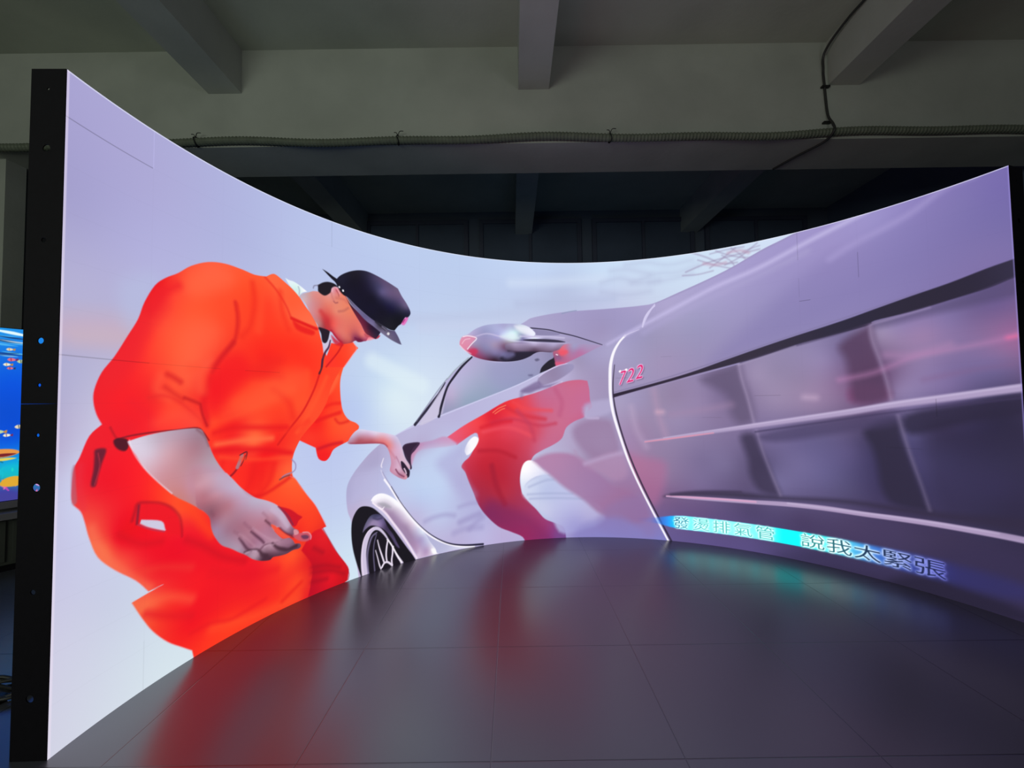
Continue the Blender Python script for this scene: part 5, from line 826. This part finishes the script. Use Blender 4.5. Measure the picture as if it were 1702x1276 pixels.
for x in (400, 800, 1150):
    ap([[x - 70, 330], [x - 30, 352], [x + 40, 348], [x + 76, 325], [x + 30, 300], [x - 40, 296]], (232, 150, 70)); ap([[x - 60, 312], [x, 300], [x + 60, 316], [x, 322]], (120, 30, 40))
    ap([[x - 50, 285], [x + 20, 292], [x + 60, 284], [x, 272]], (230, 210, 90))
    ap([[x - 10, 110], [x + 10, 150], [x + 60, 162], [x + 100, 140], [x + 108, 105], [x + 40, 92]], (226, 170, 50)); 
ai = np.clip(ac.img / 255.0, 0, 1); alin = np.where(ai <= 0.04045, ai / 12.92, ((ai + 0.055) / 1.055) ** 2.4).astype(np.float32)
def plate_mesh(name, lin_, x0, z0, w, h, M, parent, m):
    ny, nx = lin_.shape[:2]; X = x0 + w * np.arange(nx) / (nx - 1); Z = z0 + h * np.arange(ny) / (ny - 1)
    co = np.zeros((ny, nx, 3)); co[..., 0] = X[None]; co[..., 2] = Z[:, None]; co = co.reshape(-1, 3) @ np.array(M.to_3x3()).T + np.array(M.translation)
    idx = np.arange(nx * ny).reshape(ny, nx); q = np.stack([idx[:-1, :-1], idx[:-1, 1:], idx[1:, 1:], idx[1:, :-1]], -1).reshape(-1, 4)
    me = bpy.data.meshes.new(name); me.from_pydata(co.tolist(), [], q.tolist()); me.materials.append(m)
    at = me.attributes.new('led', 'FLOAT_COLOR', 'POINT'); c_ = np.ones((nx * ny, 4), np.float32); c_[:, :3] = lin_.reshape(-1, 3); at.data.foreach_set('color', c_.ravel())
    o = bpy.data.objects.new(name, me); C.objects.link(o); o.parent = parent; o.matrix_parent_inverse = parent.matrix_world.inverted(); return o
ax0 = -.42; aw = 1.30; az0, ah = .475, 1.18
plate_mesh('reef_picture', alin, ax0, az0, aw, ah, aqM, aq, M_LED)
bm = bmesh.new(); box(bm, (ax0 - .03, .002, az0 - .02), (ax0 + aw + .03, .07, az0 + ah + .004), aqM); obj('display_back', bm, M_BLACK, aq)
bm = bmesh.new(); box(bm, (ax0 - .03, -.012, az0 - .052), (ax0 + aw + .03, .07, az0 - .004), aqM, bevel=.003); box(bm, (ax0 - .03, -.012, az0 - .004), (ax0, .002, az0 + ah), aqM); box(bm, (ax0 + aw, -.012, az0 - .004), (ax0 + aw + .03, .002, az0 + ah), aqM); obj('display_frame', bm, M_ALU, aq)
bm = bmesh.new(); box(bm, (ax0 - .06, -.10, .36), (ax0 + aw + .06, .20, .405), aqM, bevel=.004); obj('stand_top', bm, M_ALU, aq)
bm = bmesh.new(); box(bm, (ax0 - .02, -.02, .045), (ax0 + aw + .02, .18, .36), aqM, bevel=.004)
for k_ in range(3): box(bm, (ax0 + .02 + k_ * .43, -.032, .07), (ax0 + .42 + k_ * .43, -.02, .345), aqM, bevel=.002)
obj('stand_cabinet', bm, M_CAB, aq)
bm = bmesh.new(); box(bm, (ax0, .0, 0), (ax0 + aw, .16, .045), aqM); obj('plinth', bm, M_BLACK, aq)
# black cable heap on the floor
cb = empty('cable_coil', (-2.0, 1.66, 0)); tag(cb, 'tangled black cable lying on the floor beside the screen end', 'cable')
bm = bmesh.new(); rng = random.Random(9); pts = []
for i in range(34):
    a_ = i * .95; r_ = .055 + .035 * rng.random(); pts.append((-2.0 + r_ * 1.5 * math.cos(a_), 1.66 + r_ * math.sin(a_), .008 + .03 * rng.random()))
pts += [(-2.1, 1.72, .007), (-2.3, 1.8, .007), (-2.6, 1.9, .007)]
tube(bm, spline(pts, 5), .0065, 6); obj('cable_loop', bm, M_CABLE, cb, smooth=True)
bm = bmesh.new(); box(bm, (-1.99, 1.60, .0), (-1.93, 1.635, .028), bevel=.004); obj('plug', bm, M_TIE, cb)
